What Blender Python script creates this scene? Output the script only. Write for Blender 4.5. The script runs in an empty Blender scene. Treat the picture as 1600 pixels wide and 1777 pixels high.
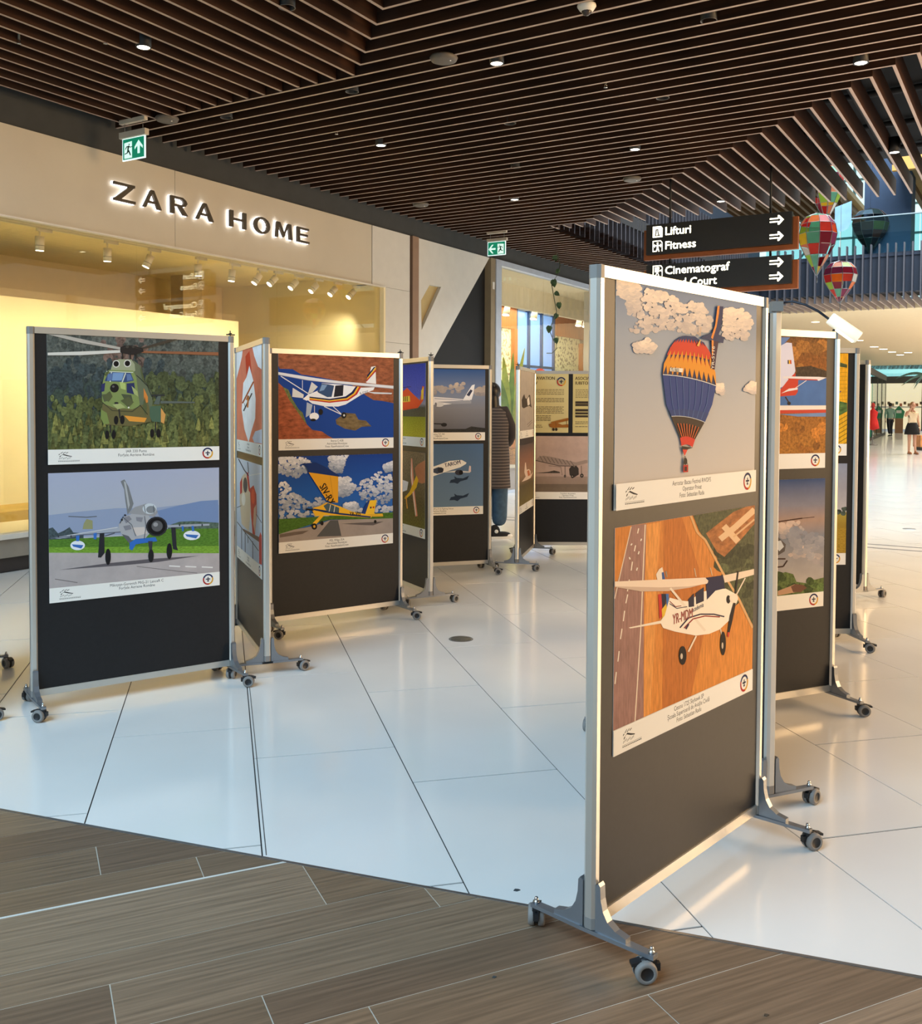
import bpy, math, random
import numpy as np
from mathutils import Vector, Matrix
random.seed(7)
PI = math.pi
scene = bpy.context.scene
COL = scene.collection

# ------------------------------------------------------------------ camera
FPX, CX, CY, PITCH, ROLL, EYE = 1666.35, 800.0, 763.85, 0.0338016, 0.0039825, 1.5   # fitted to the 1600x1777 frame
cp, sp, cr, sr = math.cos(PITCH), math.sin(PITCH), math.cos(ROLL), math.sin(ROLL)
RC = np.array([[cr, -sr, 0], [sr, cr, 0], [0, 0, 1]]) @ np.array([[1, 0, 0], [0, -sp, -cp], [0, cp, -sp]])
cam_data = bpy.data.cameras.new('camera')
cam = bpy.data.objects.new('camera', cam_data)
COL.objects.link(cam)
cam_data.sensor_fit = 'HORIZONTAL'
cam_data.sensor_width = 36.0
cam_data.lens = FPX * 36.0 / 1600.0
cam_data.shift_y = -(888.5 - CY) / 1600.0
cam_data.clip_end = 400
cam_data.clip_start = 0.05
cam.matrix_world = Matrix(((RC[0][0], -RC[1][0], -RC[2][0], 0), (RC[0][1], -RC[1][1], -RC[2][1], 0),
                           (RC[0][2], -RC[1][2], -RC[2][2], EYE), (0, 0, 0, 1)))
scene.camera = cam

# ------------------------------------------------------------------ exposure, daylight, big lights
scene.view_settings.view_transform = 'Standard'
scene.view_settings.look = 'None'
scene.view_settings.exposure = 0.0
scene.view_settings.gamma = 1.0
scene.view_settings.use_curve_mapping = False
world = bpy.data.worlds.new('daylight')
scene.world = world
world.use_nodes = True
bg = world.node_tree.nodes['Background']
bg.inputs[0].default_value = (0.80, 0.92, 1.0, 1)
bg.inputs[1].default_value = 0.42

def area(name, loc, target, sx, sy, power, color):
    d = bpy.data.lights.new(name, 'AREA')
    d.shape = 'RECTANGLE'; d.size = sx; d.size_y = sy; d.energy = power; d.color = color
    o = bpy.data.objects.new(name, d); COL.objects.link(o)
    o.location = loc
    o.rotation_euler = (Vector(target) - Vector(loc)).to_track_quat('-Z', 'Y').to_euler()
    return o
# daylight falling from the glazed hall behind the photographer, warm shop fronts on the right, the roof light over the atrium
area('hall_daylight', (-4.4, -1.6, 6.2), (-0.9, 2.8, 0), 6.0, 6.0, 980, (0.50, 0.77, 1.0))
area('shopfront_glow', (8.5, 4.7, 2.6), (0.8, 4.0, 0.8), 4.6, 3.6, 760, (1.0, 0.64, 0.32))

# ------------------------------------------------------------------ coordinates of the place
WA = math.radians(31.014)                       # the shop wall runs along this bearing
WD = np.array([math.sin(WA), math.cos(WA)]); WN = np.array([WD[1], -WD[0]]); WOFF = -7.9455
TA = math.radians(-13.986)                      # the floor tiles lie at 45 degrees to it
TD = np.array([math.sin(TA), math.cos(TA)]); TE = np.array([TD[1], -TD[0]])
HC = 4.25                                       # underside of the slats
def su(s, u, z):                                # s along the wall, u out from it
    q = s * WD + (u + WOFF) * WN
    return Vector((q[0], q[1], z))
def to_su(x, y):
    q = np.array([x, y]); return float(q @ WD), float(q @ WN) - WOFF
def project(P):
    d = RC @ (np.array(P) - np.array([0, 0, EYE]))
    return (CX + FPX * d[0] / d[2], CY + FPX * d[1] / d[2])
def ray(x, y):
    return RC.T @ np.array([(x - CX) / FPX, (y - CY) / FPX, 1.0])
def at_z(x, y, z=0.0):
    d = ray(x, y); t = (z - EYE) / d[2]
    return Vector((t * d[0], t * d[1], z))
def at_s(x, y, s):
    d = ray(x, y); t = s / (d[:2] @ WD); P = t * d + np.array([0, 0, EYE])
    return Vector(P)
def at_u(x, y, u):
    d = ray(x, y); t = (u + WOFF) / (d[:2] @ WN); P = t * d + np.array([0, 0, EYE])
    return Vector(P)
RZ_WALL = PI / 2 - WA                           # local x along the wall

# ------------------------------------------------------------------ materials
def lin(c):
    if isinstance(c, str):
        c = c.lstrip('#'); c = tuple(int(c[i:i + 2], 16) for i in (0, 2, 4))
    return tuple((v / 255 / 12.92) if v <= 10.31 else ((v / 255 + 0.055) / 1.055) ** 2.4 for v in c)
MATS = {}
def mat(name, color, rough=0.5, metal=0.0, spec=0.5, vary=0.06, scale=6.0, stretch=None, bump=0.0, emit=None, estr=0.0, coat=0.0, contrast=None):
    """principled material, its colour varied by procedural noise"""
    if name in MATS: return MATS[name]
    m = bpy.data.materials.new(name); m.use_nodes = True; MATS[name] = m
    nt = m.node_tree; n = nt.nodes; b = n['Principled BSDF']
    c = lin(color)
    b.inputs['Roughness'].default_value = rough
    b.inputs['Metallic'].default_value = metal
    b.inputs['Specular IOR Level'].default_value = spec
    b.inputs['Coat Weight'].default_value = coat
    tc = n.new('ShaderNodeTexCoord'); mp = n.new('ShaderNodeMapping'); nz = n.new('ShaderNodeTexNoise')
    nt.links.new(tc.outputs['Object'], mp.inputs['Vector']); nt.links.new(mp.outputs[0], nz.inputs['Vector'])
    if stretch: mp.inputs['Scale'].default_value = stretch
    nz.inputs['Scale'].default_value = scale; nz.inputs['Detail'].default_value = 5
    rp = n.new('ShaderNodeValToRGB'); nt.links.new(nz.outputs[0], rp.inputs[0])
    lo, hi = (0.3, 0.7) if contrast is None else contrast
    rp.color_ramp.elements[0].position = lo; rp.color_ramp.elements[1].position = hi
    rp.color_ramp.elements[0].color = tuple(max(0, v * (1 - vary)) for v in c) + (1,)
    rp.color_ramp.elements[1].color = tuple(min(1, v * (1 + vary)) for v in c) + (1,)
    nt.links.new(rp.outputs[0], b.inputs['Base Color'])
    if bump:
        bp = n.new('ShaderNodeBump'); bp.inputs['Strength'].default_value = bump; bp.inputs['Distance'].default_value = 0.01
        nt.links.new(nz.outputs[0], bp.inputs['Height']); nt.links.new(bp.outputs[0], b.inputs['Normal'])
    if emit is not None:
        b.inputs['Emission Color'].default_value = lin(emit) + (1,); b.inputs['Emission Strength'].default_value = estr
    return m
def glass(name, tint, reflect=1.0):
    if name in MATS: return MATS[name]
    m = bpy.data.materials.new(name); m.use_nodes = True; MATS[name] = m
    nt = m.node_tree; n = nt.nodes; n.remove(n['Principled BSDF'])
    tr = n.new('ShaderNodeBsdfTransparent'); tr.inputs[0].default_value = lin(tint) + (1,)
    gl = n.new('ShaderNodeBsdfGlossy'); gl.inputs['Roughness'].default_value = 0.0
    lw = n.new('ShaderNodeLayerWeight'); lw.inputs[0].default_value = 0.5
    pw = n.new('ShaderNodeMath'); pw.operation = 'POWER'; pw.inputs[1].default_value = 5.0
    mu = n.new('ShaderNodeMath'); mu.operation = 'MULTIPLY_ADD'; mu.inputs[1].default_value = 0.95 * reflect; mu.inputs[2].default_value = 0.045 * reflect
    mu.use_clamp = True
    nt.links.new(lw.outputs['Facing'], pw.inputs[0])
    mx = n.new('ShaderNodeMixShader')
    nt.links.new(pw.outputs[0], mu.inputs[0]); nt.links.new(mu.outputs[0], mx.inputs[0])
    nt.links.new(tr.outputs[0], mx.inputs[1]); nt.links.new(gl.outputs[0], mx.inputs[2])
    nt.links.new(mx.outputs[0], n['Material Output'].inputs[0])
    return m
def ink(name, scale, lo, hi, stretch=(1, 1, 1), towhite=False, detail=6.0):
    """printed ink: the drawing's own colour, broken up by noise as the photograph's texture is"""
    m = bpy.data.materials.new(name); m.use_nodes = True; MATS[name] = m
    nt = m.node_tree; n = nt.nodes; b = n['Principled BSDF']
    b.inputs['Roughness'].default_value = 0.65; b.inputs['Specular IOR Level'].default_value = 0.15
    at = n.new('ShaderNodeAttribute'); at.attribute_name = 'ink'
    if scale is None:
        nt.links.new(at.outputs['Color'], b.inputs['Base Color']); return m
    tc = n.new('ShaderNodeTexCoord'); mp = n.new('ShaderNodeMapping'); mp.inputs['Scale'].default_value = stretch
    nz = n.new('ShaderNodeTexNoise'); nz.inputs['Scale'].default_value = scale; nz.inputs['Detail'].default_value = detail
    nz.inputs['Roughness'].default_value = 0.62
    nt.links.new(tc.outputs['Object'], mp.inputs[0]); nt.links.new(mp.outputs[0], nz.inputs['Vector'])
    mr = n.new('ShaderNodeMapRange'); mr.inputs[1].default_value = 0.3; mr.inputs[2].default_value = 0.7
    nt.links.new(nz.outputs[0], mr.inputs[0])
    mx = n.new('ShaderNodeMix'); mx.data_type = 'RGBA'
    if towhite:
        mr.inputs[3].default_value = lo; mr.inputs[4].default_value = hi
        mx.inputs[7].default_value = (0.86, 0.86, 0.87, 1)
        nt.links.new(mr.outputs[0], mx.inputs[0]); nt.links.new(at.outputs['Color'], mx.inputs[6])
    else:
        mr.inputs[3].default_value = lo; mr.inputs[4].default_value = hi
        mx.blend_type = 'MULTIPLY'; mx.inputs[0].default_value = 1.0; mx.clamp_result = True
        cb = n.new('ShaderNodeCombineColor')
        for i in range(3): nt.links.new(mr.outputs[0], cb.inputs[i])
        nt.links.new(at.outputs['Color'], mx.inputs[6]); nt.links.new(cb.outputs[0], mx.inputs[7])
    nt.links.new(mx.outputs[2], b.inputs['Base Color'])
    return m
INKS = [ink('print_flat', None, 0, 0), ink('print_foliage', 70, 0.45, 1.55), ink('print_cloud', 7, 0.0, 0.75, (1, 1, 1.8), True),
        ink('print_rock', 26, 0.45, 1.5, (0.7, 1, 1.8)), ink('print_grass', 120, 0.6, 1.4, (0.5, 1, 1.5)), ink('print_soft', 9, 0.9, 1.1),
        ink('print_furrow', 45, 0.75, 1.25, (2.2, 1, 0.35))]

# ------------------------------------------------------------------ mesh helpers
def link(o, parent=None):
    COL.objects.link(o)
    if parent is not None:
        o.parent = parent
    return o
def tag(o, label=None, cat=None, group=None, kind=None):
    if label: o['label'] = label
    if cat: o['category'] = cat
    if group: o['group'] = group
    if kind: o['kind'] = kind
    return o
def thing(name, label, cat, loc=(0, 0, 0), rz=0.0, group=None):
    o = bpy.data.objects.new(name, None); COL.objects.link(o)
    o.location = loc; o.rotation_euler = (0, 0, rz); o.empty_display_size = 0.1
    return tag(o, label, cat, group)
def structure(name, loc=(0, 0, 0), rz=0.0):
    o = bpy.data.objects.new(name, None); COL.objects.link(o)
    o.location = loc; o.rotation_euler = (0, 0, rz); o['kind'] = 'structure'
    return o
class MB:
    def __init__(self): self.v = []; self.f = []; self.m = []; self.sm = []
    def face(self, pts, m=0, smooth=False):
        i = len(self.v); self.v += [tuple(p) for p in pts]; self.f.append(tuple(range(i, i + len(pts)))); self.m.append(m); self.sm.append(smooth)
        return self
    def box(self, lo, hi, m=0, mb=None):
        x0, y0, z0 = lo; x1, y1, z1 = hi; i = len(self.v)
        self.v += [(x0, y0, z0), (x1, y0, z0), (x1, y1, z0), (x0, y1, z0), (x0, y0, z1), (x1, y0, z1), (x1, y1, z1), (x0, y1, z1)]
        for k, q in enumerate([(0, 3, 2, 1), (4, 5, 6, 7), (0, 1, 5, 4), (1, 2, 6, 5), (2, 3, 7, 6), (3, 0, 4, 7)]):
            self.f.append(tuple(i + a for a in q)); self.m.append(mb if (mb is not None and k == 0) else m); self.sm.append(False)
        return self
    def prism(self, poly, z0, z1, m=0, mb=None, axis='z', mt=None):
        n = len(poly); i = len(self.v)
        def P(a, b, c): return (a, b, c) if axis == 'z' else ((a, c, b) if axis == 'y' else (c, a, b))
        self.v += [P(a, b, z0) for a, b in poly] + [P(a, b, z1) for a, b in poly]
        self.f.append(tuple(i + k for k in reversed(range(n)))); self.m.append(m if mb is None else mb); self.sm.append(False)
        self.f.append(tuple(i + n + k for k in range(n))); self.m.append(m if mt is None else mt); self.sm.append(False)
        for k in range(n):
            j = (k + 1) % n
            self.f.append((i + k, i + j, i + n + j, i + n + k)); self.m.append(m); self.sm.append(False)
        return self
    def tube(self, pts, r, n=8, m=0, caps=True, smooth=True):
        pts = [Vector(p) for p in pts]; rs = r if isinstance(r, (list, tuple)) else [r] * len(pts)
        i0 = len(self.v)
        for k, p in enumerate(pts):
            d = (pts[min(k + 1, len(pts) - 1)] - pts[max(k - 1, 0)])
            if d.length < 1e-9: d = Vector((0, 0, 1))
            d.normalize(); a = Vector((0, 0, 1)) if abs(d.z) < 0.9 else Vector((1, 0, 0))
            e = d.cross(a).normalized(); g = d.cross(e)
            for j in range(n):
                t = 2 * PI * j / n; self.v.append(tuple(p + e * (rs[k] * math.cos(t)) + g * (rs[k] * math.sin(t))))
        for k in range(len(pts) - 1):
            for j in range(n):
                a = i0 + k * n + j; b = i0 + k * n + (j + 1) % n
                self.f.append((a, b, b + n, a + n)); self.m.append(m); self.sm.append(smooth)
        if caps:
            self.f.append(tuple(i0 + j for j in reversed(range(n)))); self.m.append(m); self.sm.append(False)
            e0 = i0 + (len(pts) - 1) * n
            self.f.append(tuple(e0 + j for j in range(n))); self.m.append(m); self.sm.append(False)
        return self
    def lathe(self, prof, n=16, m=0, c=(0, 0, 0), axis='z', ms=None):
        i0 = len(self.v)
        for r, z in prof:
            for j in range(n):
                t = 2 * PI * j / n; a, b = r * math.cos(t), r * math.sin(t)
                q = (a, b, z) if axis == 'z' else ((z, a, b) if axis == 'x' else (a, z, b))
                self.v.append((q[0] + c[0], q[1] + c[1], q[2] + c[2]))
        for k in range(len(prof) - 1):
            for j in range(n):
                a = i0 + k * n + j; b = i0 + k * n + (j + 1) % n
                self.f.append((a, b, b + n, a + n)); self.m.append(m if ms is None else ms[k]); self.sm.append(True)
        return self
    def ell(self, c, r, m=0, n=12, k=8):
        return self.lathe_scaled(c, r, m, n, k)
    def lathe_scaled(self, c, r, m, n, k):
        i0 = len(self.v)
        for a in range(k + 1):
            ph = PI * a / k
            for j in range(n):
                t = 2 * PI * j / n
                self.v.append((c[0] + r[0] * math.sin(ph) * math.cos(t), c[1] + r[1] * math.sin(ph) * math.sin(t), c[2] + r[2] * math.cos(ph)))
        for a in range(k):
            for j in range(n):
                p = i0 + a * n + j; q = i0 + a * n + (j + 1) % n
                self.f.append((p, q, q + n, p + n)); self.m.append(m); self.sm.append(True)
        return self
    def mesh(self, name, mats):
        me = bpy.data.meshes.new(name); me.from_pydata(self.v, [], self.f)
        for x in (mats if isinstance(mats, (list, tuple)) else [mats]): me.materials.append(x)
        me.polygons.foreach_set('material_index', self.m); me.polygons.foreach_set('use_smooth', self.sm)
        me.update(); return me
    def build(self, name, mats, parent=None, loc=None, rz=None):
        o = bpy.data.objects.new(name, self.mesh(name, mats)); link(o, parent)
        if loc is not None: o.location = loc
        if rz is not None: o.rotation_euler = (0, 0, rz)
        return o
def copy_tree(o, parent=None):
    c = o.copy(); COL.objects.link(c); c.parent = parent
    for ch in o.children: copy_tree(ch, c)
    return c
def clip_half(poly, a, b, c):
    """keep a*x+b*y<=c"""
    out = []
    for i in range(len(poly)):
        p, q = poly[i], poly[(i + 1) % len(poly)]
        fp, fq = a * p[0] + b * p[1] - c, a * q[0] + b * q[1] - c
        if fp <= 0: out.append(p)
        if (fp < 0 < fq) or (fq < 0 < fp):
            t = fp / (fp - fq); out.append((p[0] + t * (q[0] - p[0]), p[1] + t * (q[1] - p[1])))
    return out

# ------------------------------------------------------------------ glyphs of the built-in font (as filled outlines)
CHARS = sorted(set("ABCDEFGHIJKLMNOPQRSTUVWXYZabcdefghijklmnopqrstuvwxyz0123456789.,:-/()ăâîșțĂÂÎȘȚ&'"))
def make_glyphs():
    def mk(body):
        c = bpy.data.curves.new('t', 'FONT'); c.body = body; c.resolution_u = 2; c.fill_mode = 'FRONT' if hasattr(c, 'fill_mode') else c.fill_mode
        o = bpy.data.objects.new('t', c); COL.objects.link(o); return o
    c0 = mk('HH'); objs = [(ch, mk(ch), mk('H' + ch + 'H')) for ch in CHARS]
    dg = bpy.context.evaluated_depsgraph_get(); dg.update()
    def data(o):
        me = bpy.data.meshes.new_from_object(o.evaluated_get(dg))
        v = [(p.co.x, p.co.y) for p in me.vertices]; f = [tuple(p.vertices) for p in me.polygons]
        bpy.data.meshes.remove(me); return v, f
    def wid(o):
        v, _ = data(o); xs = [a for a, b in v]; return max(xs) - min(xs)
    w0 = wid(c0); G = {}
    for ch, o, h in objs:
        v, f = data(o); G[ch] = (v, f, wid(h) - w0)
    G[' '] = ([], [], 0.28)
    for o in [c0] + [x for t in objs for x in t[1:]]:
        d = o.data; bpy.data.objects.remove(o); bpy.data.curves.remove(d)
    return G
GL = make_glyphs()
def text2d(s, size=1.0, align='l', squeeze=1.0):
    """vertices and faces of a line of text, baseline at y = 0"""
    V, F, x = [], [], 0.0
    for ch in s:
        v, f, adv = GL.get(ch, GL[' ']); i = len(V)
        V += [(x + a, b) for a, b in v]; F += [tuple(i + k for k in q) for q in f]; x += adv
    off = 0 if align == 'l' else (-x / 2 if align == 'c' else -x)
    return [((a + off) * size * squeeze, b * size) for a, b in V], F, x * size * squeeze
# ================================================================== FLOOR
M_tile = mat('polished_tile', (232, 230, 226), rough=0.14, vary=0.03, scale=1.5, spec=0.5)
M_grout = mat('tile_joint', (64, 62, 60), rough=0.8)
M_metal = mat('brushed_strip', (140, 140, 140), rough=0.35, metal=0.8)
M_dark_strip = mat('dark_strip', (60, 60, 62), rough=0.5)
floor = structure('floor')
MB().box((-60, -30, -0.05), (70, 110, -0.008)).build('floor_slab', M_tile, floor)
BA, BB, BC = 0.3525, 1.0, 2.92                    # wood where 0.3525 x + y < 2.92
W_T, L_T, E0 = 0.6105, 1.245, 0.125
tiles = []
for k in range(-16, 30):
    e0 = E0 + W_T * k
    for r in range(-6, 16):
        d0 = 4.141 - 0.4125 * k + L_T * r
        c = (d0 + L_T / 2) * TD + (e0 + W_T / 2) * TE
        if c[1] < 1.2 or c[1] > 21: continue
        s_, u_ = to_su(*c)
        if u_ < -0.6: continue
        px, py = project((c[0], c[1], 0))
        if px < -520 or px > 2120: continue
        quad = [(e0, d0), (e0 + W_T, d0), (e0 + W_T, d0 + L_T), (e0, d0 + L_T)]
        tiles.append((c[1], quad))
tiles.sort(key=lambda t: t[0])
def tile_poly(quad, g):
    (a0, b0), (a1, b1) = quad[0], quad[2]
    pts = []
    gd = g * 1.7 if g > 0 else g
    for e, d in [(a0 + g, b0 + gd), (a1 - g, b0 + gd), (a1 - g, b1 - gd), (a0 + g, b1 - gd)]:
        p = e * TE + d * TD; pts.append((p[0], p[1]))
    pts = clip_half(pts, -BA, -BB, -BC - 0.008)
    if len(pts) >= 3: pts = clip_half(pts, -WN[0], -WN[1], -WOFF)      # up to the shop wall
    return pts
grout = MB(); n_tile = 0; rest = MB()
for _, quad in tiles:
    p = tile_poly(quad, 0.0025)
    if len(p) < 3: continue
    grout.face([(a, b, -0.003) for a, b in tile_poly(quad, -0.0005)])
    cx = sum(a for a, b in p) / len(p); cy = sum(b for a, b in p) / len(p)
    if n_tile < 300:
        MB().prism([(a - cx, b - cy) for a, b in p], -0.007, 0.0).build('tile', M_tile, floor, (cx, cy, 0)); n_tile += 1
    else:
        rest.prism(p, -0.007, 0.0)
if rest.v: tag(rest.build('distant_tiles', M_tile, floor), kind='stuff')
grout.build('tile_joints', M_grout, floor)
# the double joint, the trim along the wood and the expansion joint across the hall
def strip(pts, w, z, name, m):
    a, b = Vector(pts[0]), Vector(pts[1]); d = (b - a).normalized(); n = Vector((-d.y, d.x)) * w / 2
    MB().prism([tuple(a + n), tuple(a - n), tuple(b - n), tuple(b + n)], -0.004, z).build(name, m, floor)
d0 = (BC - E0 * (BA * TE[0] + TE[1])) / (BA * TD[0] + TD[1]); p0 = E0 * TE + (d0 + 0.012) * TD; p1 = E0 * TE + 5.4 * TD
strip([p0 + TE * 0.013, p1 + TE * 0.013], 0.003, 0.0008, 'joint_strip', M_dark_strip)
strip([(-9, BC + 9 * BA), (9, BC - 9 * BA)], 0.011, 0.0015, 'edge_trim', M_metal)
ja, jb = at_z(880, 902), at_z(1600, 957)
dj = (jb - ja).normalized(); nj = Vector((-dj.y, dj.x, 0))
for k in (0, 0.28):
    a = ja - dj * 6 + nj * k; b = jb + dj * 8 + nj * k
    strip([(a.x, a.y), (b.x, b.y)], 0.035, 0.0015, 'expansion_joint', M_dark_strip)

# wood-look planks
WB = math.radians(65.2); PD = np.array([math.sin(WB), math.cos(WB)]); PE = np.array([PD[1], -PD[0]])
M_planks = []
for i, c in enumerate([(130, 108, 87), (118, 97, 77), (139, 117, 95), (111, 90, 72), (124, 101, 79)]):
    M_planks.append(mat('wood_plank_%d' % i, c, rough=0.42, vary=0.30, scale=9.0, stretch=(0.28, 9.0, 1), bump=0.03))
M_plank_joint = mat('plank_joint', (196, 188, 174), rough=0.8)
wood = structure('floor_wood')
rows = [-4.3, -4.1, -3.87, -3.66, -3.446, -3.23, -3.071, -2.756, -2.6, -2.389, -2.234, -1.985, -1.714, -1.5, -1.25, -1.03, -0.8, -0.55]
butts = {4: [0.227, 1.3], 5: [0.525, 1.7], 6: [0.832, 1.9], 7: [1.139], 8: [0.202, 1.55], 9: [0.55, 1.75], 10: [0.783, 2.2], 11: [1.45, 0.25], 12: [1.0, 2.2]}
wb = MB()
base = clip_half([(-6, -3), (6, -3), (6, 6), (-6, 6)], BA, BB, BC)
wb.face([(a, b, -0.0012) for a, b in base]); wb.build('plank_joints', M_plank_joint, wood)
for i in range(len(rows) - 1):
    e0, e1 = rows[i], rows[i + 1]
    cuts = sorted(set([-3.6 + 0.37 * (i % 3), -2.4 + 0.37 * (i % 3), -1.2 + 0.37 * (i % 3)] + butts.get(i, [0.3 * (i % 4), 1.2 + 0.3 * (i % 4)]) + [2.6 + 0.2 * (i % 3), 3.8]))
    for j in range(len(cuts) - 1):
        t0, t1 = cuts[j], cuts[j + 1]
        if t1 - t0 < 0.12: continue
        g = 0.0017
        pts = [(t0 + g, e0 + g), (t1 - g, e0 + g), (t1 - g, e1 - g), (t0 + g, e1 - g)]
        w = [tuple(t * PD + e * PE) for t, e in pts]
        w = clip_half(w, BA, BB, BC - 0.006)
        if len(w) < 3: continue
        o0 = (t0 * PD + e0 * PE)
        loc = [((np.array(q) - o0) @ PD, (np.array(q) - o0) @ -PE) for q in w]
        o = MB().prism(loc, -0.006, 0.0).build('plank', M_planks[(i * 3 + j * 2) % 5], wood, (o0[0], o0[1], 0), PI / 2 - WB)
bt = Vector((PD[0], PD[1])); bn = Vector((PE[0], PE[1]))
def wood_strip(e, t0, t1, w, name, m):
    a = t0 * bt + e * bn; b = t1 * bt + e * bn
    d = (b - a).normalized(); n = Vector((-d.y, d.x)) * w / 2
    MB().prism([tuple(a + n), tuple(a - n), tuple(b - n), tuple(b + n)], -0.003, 0.0012).build(name, m, wood)
wood_strip(-3.071, -1.0, 0.79, 0.009, 'expansion_strip', mat('pale_strip', (215, 212, 205), rough=0.5))
# drains
M_steel = mat('drain_steel', (120, 116, 104), rough=0.5, metal=0.6, vary=0.25, scale=40)
for k, (x, y, lab) in enumerate([(800, 1109, 'round steel floor cap set in the white tiles between the two rows of boards'), (1578, 918, 'round dark floor cap far back on the pale floor at the right')]):
    p = at_z(x, y)
    t = thing('floor_cap', lab, 'drain', p)
    MB().lathe([(0.0, 0.003), (0.062, 0.003), (0.068, 0.0)], 24).build('cap_disc', M_steel, t)
    MB().lathe([(0.070, 0.0), (0.075, 0.004), (0.080, 0.0)], 24).build('rim', M_metal, t)

# ================================================================== CEILING OF SLATS
M_slat = mat('slat_stained_wood', (56, 33, 19), rough=0.6, vary=0.45, scale=5.0, stretch=(0.35, 4, 4), spec=0.25)
M_slat_edge = mat('slat_planed_edge', (172, 150, 136), rough=0.55, vary=0.12, scale=8.0, stretch=(0.3, 4, 4))
M_void = mat('painted_soffit', (30, 30, 31), rough=0.9)
M_duct = mat('duct_paint', (48, 48, 50), rough=0.7)
ceiling = structure('ceiling')
SP, TK, SH = 0.1975, 0.027, 0.2
def wall_poly(pts):                              # (s,u) plan points -> world plan
    return [tuple(su(s, u, 0))[:2] for s, u in pts]
MB().prism(wall_poly([(2.4, -0.3), (13.6, -0.3), (13.6, 13), (2.4, 13)]), 4.75, 4.95).build('soffit', M_void, ceiling)
MB().prism(wall_poly([(13.6, -0.3), (26.5, -0.3), (26.5, 1.62), (13.6, 1.62)]), 4.75, 4.95).build('soffit', M_void, ceiling)
def slat(s0, s1, u, pts=None, along='s', z0=HC, name='slat'):
    """one board; pts = plan corners as (along, across) offsets from the start"""
    if along == 's':
        loc = su(s0, u, z0); rz = PI / 2 - WA
    else:
        loc = su(u, s0, z0); rz = -WA             # runs out from the wall
    b = MB().prism(pts, 0, SH, 0, 1)
    return b.build(name, [M_slat, M_slat_edge], ceiling, loc, rz)
h = TK / 2
def slat_s(u, s0, s1, m0=0, m1=0, z0=HC):         # parallel to the wall; m = mitre sign at each end
    L = s1 - s0
    # local x along s, local y = -u direction is left of travel: +y is toward the wall
    slat(s0, s1, u, [(0 - m0 * h, -h), (L - m1 * h, -h), (L + m1 * h, h), (0 + m0 * h, h)], 's', z0)
def slat_u(s, u0, u1, m0=0, m1=0, z0=HC):         # runs out from the wall, local x along u, local +y along s
    L = u1 - u0
    slat(u0, u1, s, [(0 + m0 * h, -h), (L + m1 * h, -h), (L - m1 * h, h), (0 - m0 * h, h)], 'u', z0)
S_B, M1, M2, S_C = 6.47, 9.49, 15.34, 13.53
for k in range(-20, 15):                          # A: along the wall
    u = 3.02 - SP * k
    if u < 0.15 or u > 6.4: continue
    if u <= 3.05: slat_s(u, 2.5, S_B - TK)
    else: slat_s(u, 2.5, M1 - u, 0, 1)
for k in range(-17, 36):                          # B: out from the wall
    s = S_B + SP * k
    u0 = 0.06 if s > S_B - 0.01 else M1 - s
    u1 = M2 - s if s < 13.3 else 1.62
    if s < 7.2: u1 = 9.0
    u1 = min(u1, 9.0)
    slat_u(s, u0, u1, 0 if u0 < 0.1 else 1, 1 if 2 < u1 < 8.99 else 0)
for k in range(0, 38):                            # C: short boards out to the edge of the atrium
    u = (M2 - S_B) - SP * 37 + SP * k
    s0 = M2 - u
    if s0 > 13.2: s0 = 13.24
    if s0 < 6.4: continue
    slat_s(u, s0, S_C, 1 if s0 < 13.2 else 0, 0)
for k in range(36, 92):                           # walkway ceiling past the atrium edge
    slat_u(S_B + SP * k, 0.06, 1.62)
# services above the slats
for i, (u, s0, s1, r, z) in enumerate([(2.2, 5, 13.3, 0.12, 4.62), (5.4, 8, 13.4, 0.14, 4.6), (6.3, 7, 13.4, 0.05, 4.66), (4.3, 9, 13.4, 0.07, 4.66), (7.1, 7, 13.4, 0.1, 4.62)]):
    MB().tube([su(s0, u, z), su(s1, u, z)], r, 10).build('duct', M_duct, ceiling)
for s in (9.4, 10.6, 11.8, 12.9):
    MB().tube([su(s, 2.0, 4.7), su(s, 8.6, 4.7)], 0.035, 8).build('pipe', M_duct, ceiling)

# ================================================================== LEFT WALL: SHOP FRONTS
wall = structure('wall_left')
M_band = mat('band_paint', (62, 64, 64), rough=0.8, vary=0.08)
M_fascia = mat('fascia_paint', (206, 197, 178), rough=0.6, vary=0.03, scale=2)
M_white = mat('white_panel', (214, 212, 204), rough=0.6, vary=0.03)
M_taupe = mat('taupe_post', (150, 122, 100), rough=0.5, vary=0.06)
M_black = mat('black_panel', (8, 8, 9), rough=0.6)
M_cream = mat('shop_cream', (244, 230, 188), rough=0.7, vary=0.03, scale=1.2)
M_shopwall = mat('shop_plaster', (250, 236, 188), rough=0.75, vary=0.05, scale=1.5)
M_white_metal = mat('white_enamel', (226, 222, 212), rough=0.4)
M_gap = mat('shadow_gap', (40, 38, 36), rough=0.9)
def wbox(s0, s1, u0, u1, z0, z1, name, m, parent=None):
    o = MB().box((0, -(u1 - u0), 0), (s1 - s0, 0, z1 - z0)).build(name, m, parent if parent is not None else wall)
    o.location = su(s0, u1, z0) if False else su(s0, u0, z0)
    o.rotation_euler = (0, 0, RZ_WALL)
    return o
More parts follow.
